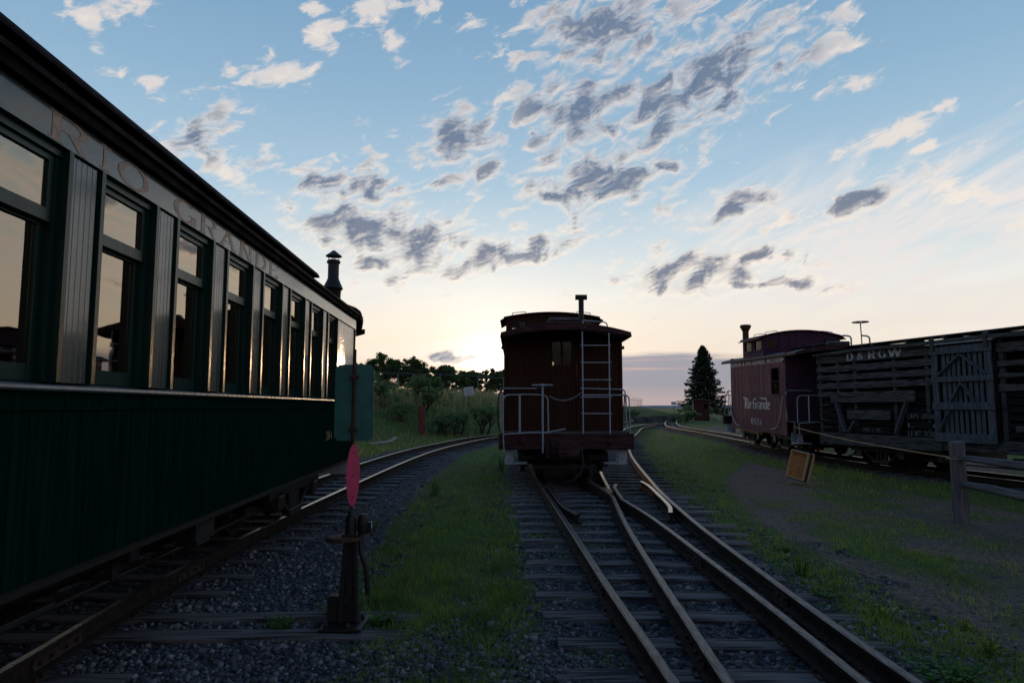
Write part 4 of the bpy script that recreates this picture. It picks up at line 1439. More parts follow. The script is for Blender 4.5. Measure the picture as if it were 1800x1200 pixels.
        RW = .185
        pts = [(-.44 + RW * math.cos(a), ry + s * .10 + RW * math.sin(a), 1.80) for a in np.linspace(0, 2 * math.pi, 25)]
        bw.tube(pts, .014, 6)
        for k in range(5):
            a = 2 * math.pi * k / 5
            bw.tube([(-.44, ry + s * .10, 1.79), (-.44 + RW * math.cos(a), ry + s * .10 + RW * math.sin(a), 1.80)], .010, 5)
        bw.tube([(-.44, ry + s * .10, 1.76), (-.44, ry + s * .10, 1.83)], .028, 8)
        wo_ = bw.build('brake_wheel', 'silver', T, 0, True)
        MB().tube([(-.44, ry + s * .10, .56), (-.44, ry + s * .10, 1.76)], .017, 8).build('brake_staff', 'silver', wo_)
        # chain across the gap
        ch = MB()
        nl = 22
        pc = []
        for k in range(nl + 1):
            t = k / nl
            pc.append(Vector((-.31 + t * .59, ry, 1.60 + .06 * t - .42 * t * (1 - t))))
        for k in range(nl):
            c_ = (pc[k] + pc[k + 1]) / 2
            d_ = (pc[k + 1] - pc[k]).normalized()
            o_ = Vector((0, 1, 0)) if k % 2 else d_.cross(Vector((0, 1, 0)))
            ring = [c_ + d_ * .019 * math.cos(a) + o_ * .011 * math.sin(a) for a in np.linspace(0, 2 * math.pi, 9)]
            ch.tube(ring, .0042, 4)
        ch.build('chain', 'silver', T, 0, True)
        # ladder
        lx0, lx1 = .305, .80
        if s < 0 or lettered:
            ld = MB()
            top = 2.98 if not hooks else 3.20
            for lx in (lx0, lx1):
                if hooks:
                    ld.tube(corner_curve([(lx, yy + s * .02, .91), (lx, yy + s * .02, top), (lx - .16, yy - s * .10, top + .03)], .09), .016 if not hooks else .022, 8)
                else:
                    ld.tube([(lx, yy + s * .05, .91), (lx, yy + s * .05, 2.80)], .0135, 8)
            for zz in (1.28, 1.58, 1.90, 2.22, 2.54):
                ld.tube([(lx0 - .04, yy + s * .055, zz), (lx1 + .04, yy + s * .055, zz)], .0105, 6)
            ld.build('ladder', 'silver', T, 0, True)
            if not hooks:
                pipe('roof_grab_iron', [(lx0 + .02, yy + .12, 2.94), (lx0 + .03, yy + .12, 3.03), (lx1 - .02, yy + .12, 2.99), (lx1, yy + .12, 2.90)], .012, T, rad=.05)
    # side handrails (J shaped)
    for sg in (-1, 1):
        for (pa) in ([(B0 + .08, 1.62), (B0 + .17, 1.40), (B0 + .30, 1.05), (B0 + .60, .72), (B0 + .95, .66)], [(B1 + .02, 1.62), (B1 - .02, 1.30), (B1 - .22, .92), (B1 - .6, .66), (B1 - .95, .64)]):
            cc_ = catmull([(a, b) for a, b in pa], .06)
            MB().tube([(sg * (hw + .05), a, b) for a, b in cc_], .014, 6).build('hand_rail', 'silver', T, 0, True)
    # roof
    RZ = 2.955
    def arc_prof(w_, ze, zt, n=14):
        return [(w_ * (1 - 2 * i / n), ze + (zt - ze) * (1 - (1 - 2 * i / n) ** 2)) for i in range(n + 1)]
    pr_ = arc_prof(1.215, 2.775, RZ)
    MB().prism(pr_ + [(-1.215, 2.745), (-1.17, 2.735)] + [(p[0] * .93, p[1] - .045) for p in reversed(pr_)] + [(1.17, 2.735), (1.215, 2.745)], -.05, B1 + .80).build('roof', 'roofmetal', T)
    for yy in (-.075, B1 + .802):
        pf = arc_prof(1.215, 2.783, RZ + .01)
        lo = arc_prof(1.205, 2.70, RZ - .12)
        MB().prism(pf + list(reversed(lo)), yy, yy + .024).build('roof_fascia', 'cabtrim', T, .003)
    for sx in (-1, 1):
        MB().box(*sorted((sx * 1.185, sx * 1.225)), -.05, B1 + .80, 2.70, 2.744).build('eave_board', 'cabtrim', T, .003)
        MB().box(*sorted((sx * 1.166, sx * 1.22)), B0 + .02, B0 + .12, 2.54, 2.60).build('marker_bracket', 'black', T, .01)
    # running board
    rb = MB()
    for k in range(3):
        for a, b in ((-.02, cup[0] - .02), (cup[1] + .02, B1 + .78)):
            rb.box(-.30 + k * .20, -.12 + k * .20, a, b, RZ + .05, RZ + .075)
    for yy in np.arange(.05, B1 + .7, .8):
        if cup[0] - .1 < yy < cup[1] + .1:
            continue
        rb.box(-.32, .30, yy, yy + .06, RZ - .02, RZ + .049)
    rb.build('running_board', 'cabtrim', T, .003)
    MB().prism([(-.36, RZ + .02), (-.30, RZ + .125), (.28, RZ + .115), (.28, RZ + .02)], .02, .05).build('running_board_end', 'roofmetal', T, .003)
    # cupola
    c0, c1 = cup
    cwx = cw
    ze, zt = cz
    cu = MB()
    zb = 2.70
    cm = MB()
    for yy, s in ((c0, -1), (c1, 1)):
        hs = [(-cwx + .12, -cwx + .50, 3.02, ze - .09), (cwx - .50, cwx - .12, 3.02, ze - .09)]
        boards(cm, lambda a, b, z: (a, yy + s * b, z), -cwx, cwx, zb, ze - .001, .07, .03, .004, holes=hs)
        cm.prism([(p[0] * .985, p[1] - .02) for p in arc_prof(cwx, ze, zt)] + [(-cwx * .985, ze), (cwx * .985, ze)], *sorted((yy - s * .03, yy)))
        for h in hs:
            f = MB()
            Yq = lambda u, v: sorted((yy - s * u, yy - s * v))
            f.box(h[0] - .035, h[0] + .02, *Yq(.04, -.012), h[2] - .04, h[3] + .04).box(h[1] - .02, h[1] + .035, *Yq(.04, -.012), h[2] - .04, h[3] + .04)
            f.box(h[0] + .02, h[1] - .02, *Yq(.04, -.012), h[3] - .01, h[3] + .04).box(h[0] + .02, h[1] - .02, *Yq(.04, -.02), h[2] - .04, h[2] + .01)
            fo = f.build('cupola_window', dk, T, .002)
            MB().box(h[0] + .019, h[1] - .019, *Yq(.026, .022), h[2], h[3]).build('pane', 'glass2', fo)
    for sg in (-1, 1):
        cl = c1 - c0
        hs = [(c0 + .10, c0 + cl / 2 - .10, 3.0, ze - .10), (c0 + cl / 2 + .10, c1 - .10, 3.0, ze - .10)]
        boards(cm, lambda a, b, z: (sg * (cwx + b), a, z), c0, c1, 2.72, ze - .002, .07, .03, .004, holes=hs)
        for h in hs:
            f = MB()
            X_ = lambda u, v: sorted((sg * (cwx - u), sg * (cwx - v)))
            f.box(*X_(.04, -.012), h[0] - .03, h[0] + .02, h[2] - .04, h[3] + .03).box(*X_(.04, -.012), h[1] - .02, h[1] + .03, h[2] - .04, h[3] + .03)
            f.box(*X_(.04, -.012), h[0] + .02, h[1] - .02, h[3] - .01, h[3] + .03).box(*X_(.04, -.02), h[0] + .02, h[1] - .02, h[2] - .04, h[2] + .01)
            fo = f.build('cupola_window', dk, T, .002)
            MB().box(*X_(.026, .022), h[0] + .019, h[1] - .019, h[2], h[3]).build('pane', 'glass2', fo)
    cu = cm.build('cupola', dk, T)
    pr_ = arc_prof(cwx + .07, ze, zt)
    MB().prism(pr_ + [(p[0], p[1] - .035) for p in reversed(pr_)], c0 - .10, c1 + .10).build('cupola_roof', trim, T, .004)
    for sx in (-1, 1):
        MB().prism([(sx * (cwx + .012), ze - .02), (sx * (cwx + .16), ze - .10), (sx * (cwx + .16), ze - .085), (sx * (cwx + .012), ze)], c0 - .06, c1 + .06).build('window_hood', trim, T)
        for yq in (c0 + .15, c1 - .55):
            pipe('roof_grab_iron', [(sx * (cwx - .15), yq, ze + .02), (sx * (cwx - .15), yq, ze + .13), (sx * (cwx - .50), yq + .02, ze + .17), (sx * (cwx - .50), yq + .02, ze + .06)], .010, T, rad=.03)
    # stove chimney
    cx, cy, ct, cr = chim
    m = MB()
    Mc = Matrix.Translation((cx, cy, 0))
    if lettered:
        m.lathe([(cr, 2.8), (cr, ct - .22), (cr * 1.1, ct - .21), (cr * 1.8, ct - .08), (cr * 1.8, ct - .02), (cr * 1.2, ct)], 16, Mc)
    else:
        m.lathe([(cr, 2.8), (cr, ct - .10), (cr * 1.25, ct - .09), (cr * 1.25, ct - .08)], 16, Mc)
        m.tube([(cx - .135, cy, ct - .04), (cx + .135, cy, ct - .04)], .062, 14)
    m.build('stove_chimney', 'black' if not lettered else 'rust', T, 0, True)
    # lettering on the left side
    if lettered:
        LP = lambda u, v, l: (-(hw + .0105 + l), u, v)
        def on_side(polys, ystart, z0, zl=0.):
            return [[(ystart - p[0], z0 + p[1]) for p in pl] for pl in polys]
        L1 = lettering('DENVER & RIO GRANDE WESTERN', .125, B1 - B0 - .14, .22, .11)
        paint_text(on_side(L1, B1 - .06, 2.575), lambda u, v, l: (-(hw + .0065 + l), u, v), 'lettering', 'white', T)
        k_ = 2.42 / 2.85
        L2 = [[(p[0] * k_ * .86, p[1] * .34) for p in pl] for pl in speed_script()]
        paint_text(on_side(L2, B0 + 3.22, 1.22), LP, 'lettering', 'silver', T, lift=.002)
        L3 = lettering('0524', .17, .88, .17, .08)
        paint_text(on_side(L3, B0 + 2.66, .74), LP, 'number', 'white', T, lift=.002)
    truck(T, B0 + .95, 1.3, .33, .80)
    truck(T, B1 - .95, 1.3, .33, .80)
    return T


caboose('caboose', (1.005, 12.7, 0), 0.2, 1.0, 'dark red boarded caboose seen end on with a silver ladder and brake wheel', 'caboose', 'caboose', 'caboose',
        6.8, (4.75, 6.35), 1.165, (3.70, 3.83), (.60, 3.1, 3.99, .062), False, False)
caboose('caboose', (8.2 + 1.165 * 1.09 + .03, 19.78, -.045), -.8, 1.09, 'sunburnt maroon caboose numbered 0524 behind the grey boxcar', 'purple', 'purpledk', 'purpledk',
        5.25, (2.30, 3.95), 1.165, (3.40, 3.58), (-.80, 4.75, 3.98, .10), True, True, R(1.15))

# ------------------------------------------------------------------ slatted boxcar
BX = empty('boxcar', (8.6, 19.2, -.13), -16.1, 'weathered grey boxcar with missing side boards and a barn style plank door', 'boxcar')
# local frame: x to the right (depth 0..2.35), y<0 towards the camera, z up from rail
W_ = 2.35
BLEN = -11.2
O_ = .13
dz = lambda z: z + O_
for a, b, z0, z1 in [(-3.78, 0, 2.59, 2.83), (-3.78, 0, 2.35, 2.51), (-3.78, 0, 2.12, 2.27), (-3.80, 0, 1.89, 2.05), (-.60, 0, 1.68, 1.81),
                     (BLEN, -5.28, 2.52, 2.72), (BLEN, -5.28, 2.24, 2.34), (BLEN, -5.28, 2.0, 2.09), (BLEN, -5.28, 1.72, 1.86), (-8.6, -5.9, 1.45, 1.58), (BLEN, -7.2, 1.18, 1.3), (-9.5, -5.6, .9, 1.02)]:
    m = MB()
    base_ = []
    segs = max(2, int((b - a) / .25))
    for k in range(segs + 1):
        u = a + (b - a) * k / segs
        e = random.uniform(-.008, .008)
        base_.append((u, e))
    for k in range(segs):
        (u0, e0), (u1, e1) = base_[k], base_[k + 1]
        vs = [(-.035, u0, dz(z0) + e0), (0, u0, dz(z0) + e0), (0, u0, dz(z1) - e0), (-.035, u0, dz(z1) - e0), (-.035, u1, dz(z0) + e1), (0, u1, dz(z0) + e1), (0, u1, dz(z1) - e1), (-.035, u1, dz(z1) - e1)]
        fs = [(0, 1, 5, 4), (1, 2, 6, 5), (2, 3, 7, 6), (3, 0, 4, 7)]
        if k == 0:
            fs.append((3, 2, 1, 0))
        if k == segs - 1:
            fs.append((4, 5, 6, 7))
        m.add(vs, fs)
    m.build('side_plank', 'grey', BX)
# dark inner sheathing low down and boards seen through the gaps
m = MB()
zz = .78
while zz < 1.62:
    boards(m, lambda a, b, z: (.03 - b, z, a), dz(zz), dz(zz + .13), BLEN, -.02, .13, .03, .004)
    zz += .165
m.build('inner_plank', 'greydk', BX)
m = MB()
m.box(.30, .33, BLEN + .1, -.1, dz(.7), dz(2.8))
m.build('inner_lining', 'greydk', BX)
# frame posts
for yy in (-.06, -.75, -1.35, -2.62, -3.55, -5.35, -6.9, -8.6, -10.2, BLEN + .06):
    MB().box(.003, .10, yy - .05, yy + .05, dz(.703), dz(2.84)).build('wall_post', 'grey', BX, .004)
# the outside patches and diagonal braces
MB().box(-.10, -.036, -3.27, -.57, dz(1.52), dz(1.79)).build('patch_board', 'grey', BX, .006)
MB().box(-.09, -.036, -2.52, -1.12, dz(1.08), dz(1.32)).build('patch_board', 'grey', BX, .006)
for p0, p1 in (((-.06, -.74, 1.51), (-.06, -1.03, .74)), ((-.06, -3.02, 1.51), (-.06, -2.66, .76)), ((-.03, -1.35, 1.05), (-.03, -1.12, .74))):
    MB().beam((p0[0], p0[1], dz(p0[2])), (p1[0], p1[1], dz(p1[2])), .05, .13, (1, 0, 0)).build('brace', 'greyv', BX, .004)
MB().box(-.03, .10, BLEN, 0, dz(.44), dz(.70)).build('side_sill', 'grey', BX, .008)
MB().box(-.075, -.031, -3.9, -.35, dz(.40), dz(.69)).build('sill_facing', 'grey', BX, .006)
# small stencil board and stencils
MB().box(-.04, -.0005, -2.5, -1.3, dz(.74), dz(.92)).build('stencil_board', 'greydk', BX, .003)
for z0, z1 in ((1.10, 1.27), (.91, 1.04), (.71, .86)):
    MB().box(-.04, -.0005, -3.78, -2.95, dz(z0), dz(z1)).build('stencil_board', 'greydk', BX, .003)
bt = lambda x: (lambda u, v, l: (x - l, u, v))


def onb(polys, y0, z0):
    return [[(y0 - p[0], dz(z0) + p[1]) for p in pl] for pl in polys]


paint_text(onb(lettering('D', .19, .24, .24, .1), -1.14, 2.62) + onb(lettering('&', .16, .24, .2, .1), -1.50, 2.635) + onb(lettering('R', .19, .25, .24, .1), -1.88, 2.625) + onb(lettering('G', .18, .23, .24, .1), -2.22, 2.63) + onb(lettering('W', .20, .42, .22, .1), -2.52, 2.62), bt(-.0365), 'lettering', 'boxwhite', BX, lift=.003)
paint_text(onb(lettering('CAPY 50000', .10, .78, .2, .1), -2.99, 1.135) + onb(lettering('L   1', .09, .78, .2, .1), -2.99, .925) + onb(lettering('LT.WT 21300', .11, .78, .2, .1), -2.99, .73) + onb(lettering('RPD 4 08', .07, .55, .22, .12), -1.62, .79), bt(-.0415), 'stencil', 'stencil', BX, lift=.002)
# the door
dr = MB()
X0, X1 = -.12, -.075
dr.box(X0, X1, -3.95, -3.80, dz(.64), dz(2.80)).box(X0, X1, -5.24, -5.09, dz(.64), dz(2.80))
for z0, z1 in ((2.57, 2.73), (1.95, 2.07), (1.34, 1.50), (.63, .83)):
    dr.box(X0 - .02, X0 - .001, -5.27, -3.78, dz(z0), dz(z1))
door = dr.build('door', 'greyv', BX, .005)
m = MB()
for k in range(9):
    y_ = -4.02 - k * .128
    m.box(-.074, -.050, y_ - .085 - random.uniform(-.012, .01), y_, dz(.66), dz(2.76))
m.build('door_slat', 'greyv', door, .003)
m = MB()
for (a, z0), (b, z1) in (((-3.94, 2.09), (-4.53, 2.54)), ((-4.53, 2.54), (-5.12, 2.09)), ((-4.24, 1.52), (-4.52, 1.93)), ((-4.52, 1.93), (-4.80, 1.52)), ((-3.90, .85), (-4.20, 1.32))):
    m.beam((X0 + .012, a, dz(z0)), (X0 + .012, b, dz(z1)), .03, .09, (1, 0, 0))
m.build('door_brace', 'greyv', door)
for y_ in (-3.88, -5.16):
    m = MB()
    m.box(-.17, -.142, y_ - .05, y_ + .05, dz(2.66), dz(2.93))
    m.lathe([(.001, 0), (.06, 0), (.06, .03), (.001, .03)], 14, Matrix.Translation((-.15, y_, dz(2.90))) @ Matrix.Rotation(-math.pi / 2, 4, 'Y'))
    m.build('door_hanger', 'black', door)
MB().box(-.16, -.036, -5.32, -3.70, dz(2.79), dz(2.815)).build('door_track', 'step', BX, .002)
m = MB()
m.box(-.06, -.036, -5.29, -5.30 + .06, dz(.7), dz(2.8))
m.build('door_post', 'greydk', BX)
# roof, edges, running board
def bxroof():
    mb_ = MB()
    n = 16
    vs = []
    for k in range(n + 1):
        y_ = .06 + (BLEN - .12) * k / n
        s = .012 * math.sin(k * 1.3)
        vs += [(-.14, y_, dz(2.86) + s), (W_ / 2, y_, dz(3.06) + s), (W_ + .14, y_, dz(2.86) + s), (W_ + .14, y_, dz(2.835) + s), (W_ / 2, y_, dz(3.03) + s), (-.14, y_, dz(2.835) + s)]
    fs = [(k * 6 + j, k * 6 + (j + 1) % 6, (k + 1) * 6 + (j + 1) % 6, (k + 1) * 6 + j) for k in range(n) for j in range(6)]
    fs += [(5, 4, 3, 2, 1, 0), tuple(n * 6 + j for j in range(6))]
    mb_.add(vs, fs)
    return mb_


bxroof().build('roof', 'greydk', BX)
m = MB()
for k in range(9):
    a = -k * 1.24
    e = random.uniform(-.012, .012)
    m.beam((-.145, a, dz(2.845) + e), (-.145, a - 1.26, dz(2.845) + random.uniform(-.014, .014)), .03, .06)
m.build('eave_board', 'grey', BX, .003)
m = MB()
for k in range(3):
    m.box(W_ / 2 - .28 + k * .2, W_ / 2 - .10 + k * .2, BLEN, .05, dz(3.10), dz(3.13))
for y_ in np.arange(BLEN + .2, 0, 1.1):
    m.box(W_ / 2 - .3, W_ / 2 + .3, y_, y_ + .08, dz(3.03), dz(3.099))
m.build('running_board', 'grey', BX, .003)
m = MB()
m.box(-.03, W_ + .03, -.02, .02, dz(.62), dz(.85))
boards(m, lambda a, b, z: (a, b, z), 0, W_, dz(.86), dz(2.9), .12, .03, .004)
boards(m, lambda a, b, z: (a, BLEN - b, z), 0, W_, dz(.86), dz(2.9), .12, .03, .004)
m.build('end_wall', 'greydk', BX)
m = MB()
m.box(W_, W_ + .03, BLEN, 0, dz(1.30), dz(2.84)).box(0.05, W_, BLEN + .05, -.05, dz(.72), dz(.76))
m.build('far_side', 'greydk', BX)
m = MB()
for x_b in (.12, .8, 1.5, 2.2):
    m.box(x_b - .06, x_b + .06, BLEN, 0, dz(.46), dz(.71))
m.box(-.03, W_ + .03, -.18, 0.0, dz(.38), dz(.435))
for x_b in (.35, 2.0):
    m.tube([(x_b, -.6, dz(.48)), (x_b, -3.6, dz(.12)), (x_b, -7.6, dz(.12)), (x_b, BLEN + .6, dz(.48))], .018, 6)
for y_ in (-3.6, -7.6):
    m.box(.2, W_ - .2, y_ - .06, y_ + .06, dz(.14), dz(.45))
m.beam((.6, -5.0, dz(.30)), (.9, -6.6, dz(.26)), .04, .04)
m.beam((.5, -6.1, dz(.30)), (1.2, -5.9, dz(.22)), .05, .05)
m.tube([(.75, -5.2, dz(.30)), (.75, -5.9, dz(.30))], .12, 12)
m.build('underframe', 'black', BX, .004)
# brake wheel on its tall staff at the roof end
m = MB()
RW = .20
cxb, cyb, czb = .42, -1.2, dz(3.66)
pts = [(cxb + RW * math.cos(a), cyb + RW * math.sin(a), czb) for a in np.linspace(0, 2 * math.pi, 25)]
m.tube(pts, .013, 6)
for k in range(4):
    a = k * math.pi / 2 + .3
    m.tube([(cxb, cyb, czb - .01), (cxb + RW * math.cos(a), cyb + RW * math.sin(a), czb)], .014, 5)
bw_ = m.build('brake_wheel', 'rust', BX, 0, True)
MB().tube([(cxb + .02, cyb, dz(2.9)), (cxb, cyb, czb)], .014, 6).build('brake_staff', 'rust', bw_)
# ladder of wooden rungs at the left end
m = MB()
for z_ in (.85, 1.05, 1.25, 1.45):
    m.tube([(-.06, -.10, dz(z_)), (-.06, -.48, dz(z_))], .012, 6)
m.tube([(-.07, .02, dz(1.44)), (-.07, -.45, dz(1.44))], .010, 6)
m.build('grab_iron', 'grey', BX)
bt1 = Matrix.Translation((W_ / 2, 0, 0))
BT = truck(BX, -1.75, 1.35, .34, .80)
BT.location.x = W_ / 2
BT2 = truck(BX, -9.6, 1.35, .34, .80)
BT2.location.x = W_ / 2
MB().box(W_ / 2 - .12, W_ / 2 + .12, .02, .45, .58, .80).build('coupler', 'black', BX, .03)

# ------------------------------------------------------------------ switch stand
SX, SY = -1.155, 5.0
SS = empty('switch_stand', (SX, SY, -.13), 0, 'black iron switch stand with a green square target above a red oval one', 'switch stand')
gz = lambda z: z + .13
m = MB().box(-.17, .12, -.17, .13, .0, .018)
for bx, by in ((-.13, -.12), (.02, -.13), (.08, .08), (-.13, .09)):
    m.lathe([(.02, .018), (.02, .034), (.012, .036), (.010, .05), (.001, .05)], 6, Matrix.Translation((bx, by, 0)))
m.build('base_plate', 'black', SS, .003)
m = MB()
for sx in (-1, 1):
    m.beam((sx * .062, -.02, .018), (sx * .028, 0, gz(.48)), .05, .03, (1, 0, 0))
m.beam((0, .09, .018), (0, .02, gz(.40)), .05, .03, (1, 0, 0))
m.prism([(-.085, .02), (.085, .02), (.07, .10), (.030, .14), (.03, gz(.48)), (-.03, gz(.48)), (-.030, .14), (-.07, .10)], -.022, .022)
m.box(-.15, -.075, -.03, .05, .018, .20)
m.box(-.055, .055, -.05, .05, gz(.44), gz(.50))
m.build('pedestal', 'black', SS, .006)
m = MB()
m.lathe([(.001, gz(.455)), (.13, gz(.455)), (.13, gz(.475)), (.11, gz(.483)), (.001, gz(.483))], 22, Matrix.Translation((-.045, 0, 0)))
m.build('throw_plate', 'rust', SS, .002)
m = MB()
m.lathe([(.042, gz(.50)), (.038, gz(.60)), (.026, gz(.63)), (.02, gz(.66)), (.001, gz(.66))], 12)
m.build('spindle_housing', 'black', SS, 0, True)
m = MB()
m.lathe([(.001, gz(.50)), (.034, gz(.50)), (.040, gz(.52)), (.040, gz(.60)), (.028, gz(.635)), (.001, gz(.64))], 14, Matrix.Translation((.085, .0, 0)))
m.box(.115, .148, -.02, .02, gz(.50), gz(.58))
hub = m.build('lever_hub', 'black', SS, 0, True)
MB().tube(catmull([(.075, -.01, gz(.52)), (.075, -.02, gz(.42)), (.085, -.03, gz(.36)), (.118, -.03, gz(.28)), (.130, -.03, gz(.18)), (.138, -.03, gz(.08))], .03).tolist(), .018, 8, rs=None).build('throw_lever', 'black', hub, 0, True)
MB().box(.143, .150, -.014, .014, gz(.535), gz(.585)).build('lock', 'step', hub, .002)
MB().tube([(0, 0, gz(.62)), (0, 0, gz(1.82))], .013, 10).build('mast', 'rust', SS, 0, True)
cut = .03
gp = [(-.14 + cut, 1.155), (.14 - cut, 1.155), (.14, 1.155 + cut), (.14, 1.71 - cut), (.14 - cut, 1.71), (-.14 + cut, 1.71), (-.14, 1.71 - cut), (-.14, 1.155 + cut)]
g_ = MB().prism([(x + .002, gz(z)) for x, z in gp], .014, .017).build('green_target', 'tgreen', SS, .0008)
g_.rotation_euler = (0, 0, R(6))
for z_ in (1.24, 1.62):
    MB().box(-.03, .03, -.016, .0135, gz(z_) - .012, gz(z_) + .012).box(-.026, -.018, -.020, -.0165, gz(z_) - .006, gz(z_) + .006).box(.018, .026, -.020, -.0165, gz(z_) - .006, gz(z_) + .006).build('clamp', 'rust', g_, .001)
n = 28
rp = [(.155 * math.sin(2 * math.pi * k / n) * (1 - .0 * abs(math.cos(2 * math.pi * k / n))), gz(.912) + .222 * math.cos(2 * math.pi * k / n)) for k in range(n)]
m = MB().prism(rp, -.0015, .0015)
r_ = m.build('red_target', 'tred', SS, .0005)
r_.rotation_euler = (0, 0, R(90 - 4.5))
r_.location = (.012, -.018, 0)
m = MB()
for z in (.76, .912, 1.07):
    for s in (-1, 1):
        m.lathe([(.001, 0), (.008, 0), (.006, .004), (.001, .005)], 8, Matrix.Translation((-.01, s * .0016, gz(z))) @ Matrix.Rotation(-s * math.pi / 2, 4, 'X'))
m.build('rivet', 'black', r_)

# ------------------------------------------------------------------ split rail fence at the right
F = empty('split_rail_fence', (6.47, 10.03, -.17), 0, 'grey split rail fence with a stout post at the right edge', 'fence')
def post_mb(x, y, h, w_=.19):
    mb_ = MB()
    rings = []
    n = 8
    for k, z in enumerate((-.2, .1, .5, h - .02, h)):
        q_ = 1 - .06 * (k == 4)
        rings.append([(x + w_ / 2 * q_ * (math.cos(a) * (1.12 if i % 2 else .96)), y + w_ / 2 * q_ * (math.sin(a) * (1.05 if i % 3 else .92)), z + (.012 * math.cos(a) if k >= 3 else 0)) for i, a in enumerate(np.linspace(.2, 2 * math.pi + .2, n, endpoint=False))])
    vs = [p for r in rings for p in r]
    fs = [(k * n + j, k * n + (j + 1) % n, (k + 1) * n + (j + 1) % n, (k + 1) * n + j) for k in range(4) for j in range(n)]
    fs += [tuple(range(n - 1, -1, -1)), tuple(4 * n + j for j in range(n))]
    return mb_.add(vs, fs)
post_mb(0, 0, 1.07).build('post', 'fence', F, .004)
post_mb(-.02, -2.6, 1.07).build('post', 'fence', F, .004)
def split_rail(p0, p1, th):
    mb_ = MB()
    n = 9
    rings = []
    p0, p1 = Vector(p0), Vector(p1)
    for k in range(n + 1):
        t = k / n
        c = p0.lerp(p1, t) + Vector((random.uniform(-.008, .008), 0, random.uniform(-.006, .006)))
        q_ = th * (.55 + .45 * math.sin(math.pi * min(1, max(0, t * 1.0))) ** .5)
        rings.append([c + Vector((dx * q_ * .62, 0, dz_ * q_)) for dx, dz_ in ((-.9, -.25), (-.2, -.55), (.8, -.35), (.9, .25), (.1, .5), (-.8, .42))])
    vs = [p for r in rings for p in r]
    fs = [(k * 6 + j, k * 6 + (j + 1) % 6, (k + 1) * 6 + (j + 1) % 6, (k + 1) * 6 + j) for k in range(n) for j in range(6)] + [(5, 4, 3, 2, 1, 0), tuple(n * 6 + j for j in range(6))]
    return mb_.add(vs, fs)
split_rail((.02, .06, .845), (.05, -2.62, .80), .105).build('rail', 'fencer', F, .006)
split_rail((.02, .06, .475), (.02, -2.62, .42), .12).build('rail', 'fencer', F, .006)
a, b = Vector((8.10, 19.72, .83)), Vector((6.45, 10.0, .66))
pts = [a.lerp(b, t) - Vector((0, 0, .22 * t * (1 - t))) for t in np.linspace(0, 1, 24)]
pts += [Vector((6.45 + .115 * math.cos(a_), 10.03 + .115 * math.sin(a_), .655)) for a_ in np.linspace(-1.8, 4.4, 12)]
tag(MB().tube(pts, .009, 6).build('rope', 'rope'), 'thin yellow rope tied from the maroon caboose to the fence post', 'rope')

# ------------------------------------------------------------------ tan tray box tilted by the grass
TB = empty('tray_box', (6.0, 14.6, -.13), 0, 'tan plastic double tray with a dark core standing tilted on the gravel', 'tray box')
MB().box(-.07, .07, -.23, .23, 0, .62).build('core', 'slab', TB, .02)
m = MB()
x0 = -.19
m.box(x0, -.071, -.22, -.195, .02, .60).box(x0, -.071, .195, .22, .02, .60).box(x0, -.071, -.195, .195, .02, .045).box(x0, -.071, -.195, .195, .575, .60)
m.build('tray_rim', 'tanrim', TB, .008)
m = MB()
for k in range(9):
    y_ = -.19 + .38 * k / 8
    m.box(-.10, -.09, y_ - .006, y_ + .006, .046, .574)
for k in range(15):
    z_ = .05 + .52 * k / 14
    m.box(-.0995, -.0905, -.194, .194, z_ - .006, z_ + .006)
m.box(-.089, -.072, -.194, .194, .046, .574)
m.build('tray_lattice', 'tan', TB)
m = MB()
m.prism([(.071, .0), (.13, .02), (.22, .12), (.22, .54), (.16, .62), (.071, .61)], -.215, .215)
for k in range(12):
    z_ = .08 + .46 * k / 11
    m.box(.09, .215, -.2185, -.2155, z_ - .004, z_ + .004)
m.build('rear_tray', 'tanrim', TB, .008)
TB.rotation_euler = (Matrix.Rotation(R(14), 3, 'Y') @ Matrix.Rotation(R(4), 3, 'X') @ Matrix.Rotation(R(36), 3, 'Z')).to_euler()
for o_ in TB.children:
    o_.scale = (.72, .88, 1)

# ------------------------------------------------------------------ far things
def fence_line():
    T = empty('chain_link_fence', (0, 0, 0), 0, 'tall wire fence with barbed outriggers along the top of the grassy bank', 'fence')
    P_ = catmull([(-26, 40), (-16, 44), (-8, 50), (-2.2, 54), (4, 66), (10.5, 84), (17, 104), (22.5, 124), (27, 142)], 1.0)
    pts = along(P_, 0, 400, 3.4)
    top = []
    for p, d in pts:
        z = float(ground_z(p[0], p[1]))
        z = max(z, .9 if p[1] > 80 else z)
        m = MB().tube([(p[0], p[1], z - .5), (p[0], p[1], z + 1.75)], .035, 6)
        m.tube([(p[0], p[1], z + 1.75), (p[0] + .35 * d[1], p[1] - .35 * d[0], z + 2.05)], .02, 5)
        m.build('fence_post', 'galv', T)
        top.append((p[0], p[1], z, d))
    wr = MB()
    wr.tube([(a, b, c + 1.72) for a, b, c, d in top], .02, 5)
    for k in range(3):
        f = .15 + .4 * k / 1.2
        wr.tube([(a + .35 * f * d[1] * 1.9, b - .35 * f * d[0] * 1.9, c + 1.75 + .30 * f * 1.9) for a, b, c, d in top], .006, 4)
    for k in range(9):
        wr.tube([(a, b, c + .15 + k * .18) for a, b, c, d in top], .004, 4)
    wr.build('fence_wire', 'galv', T)
fence_line()

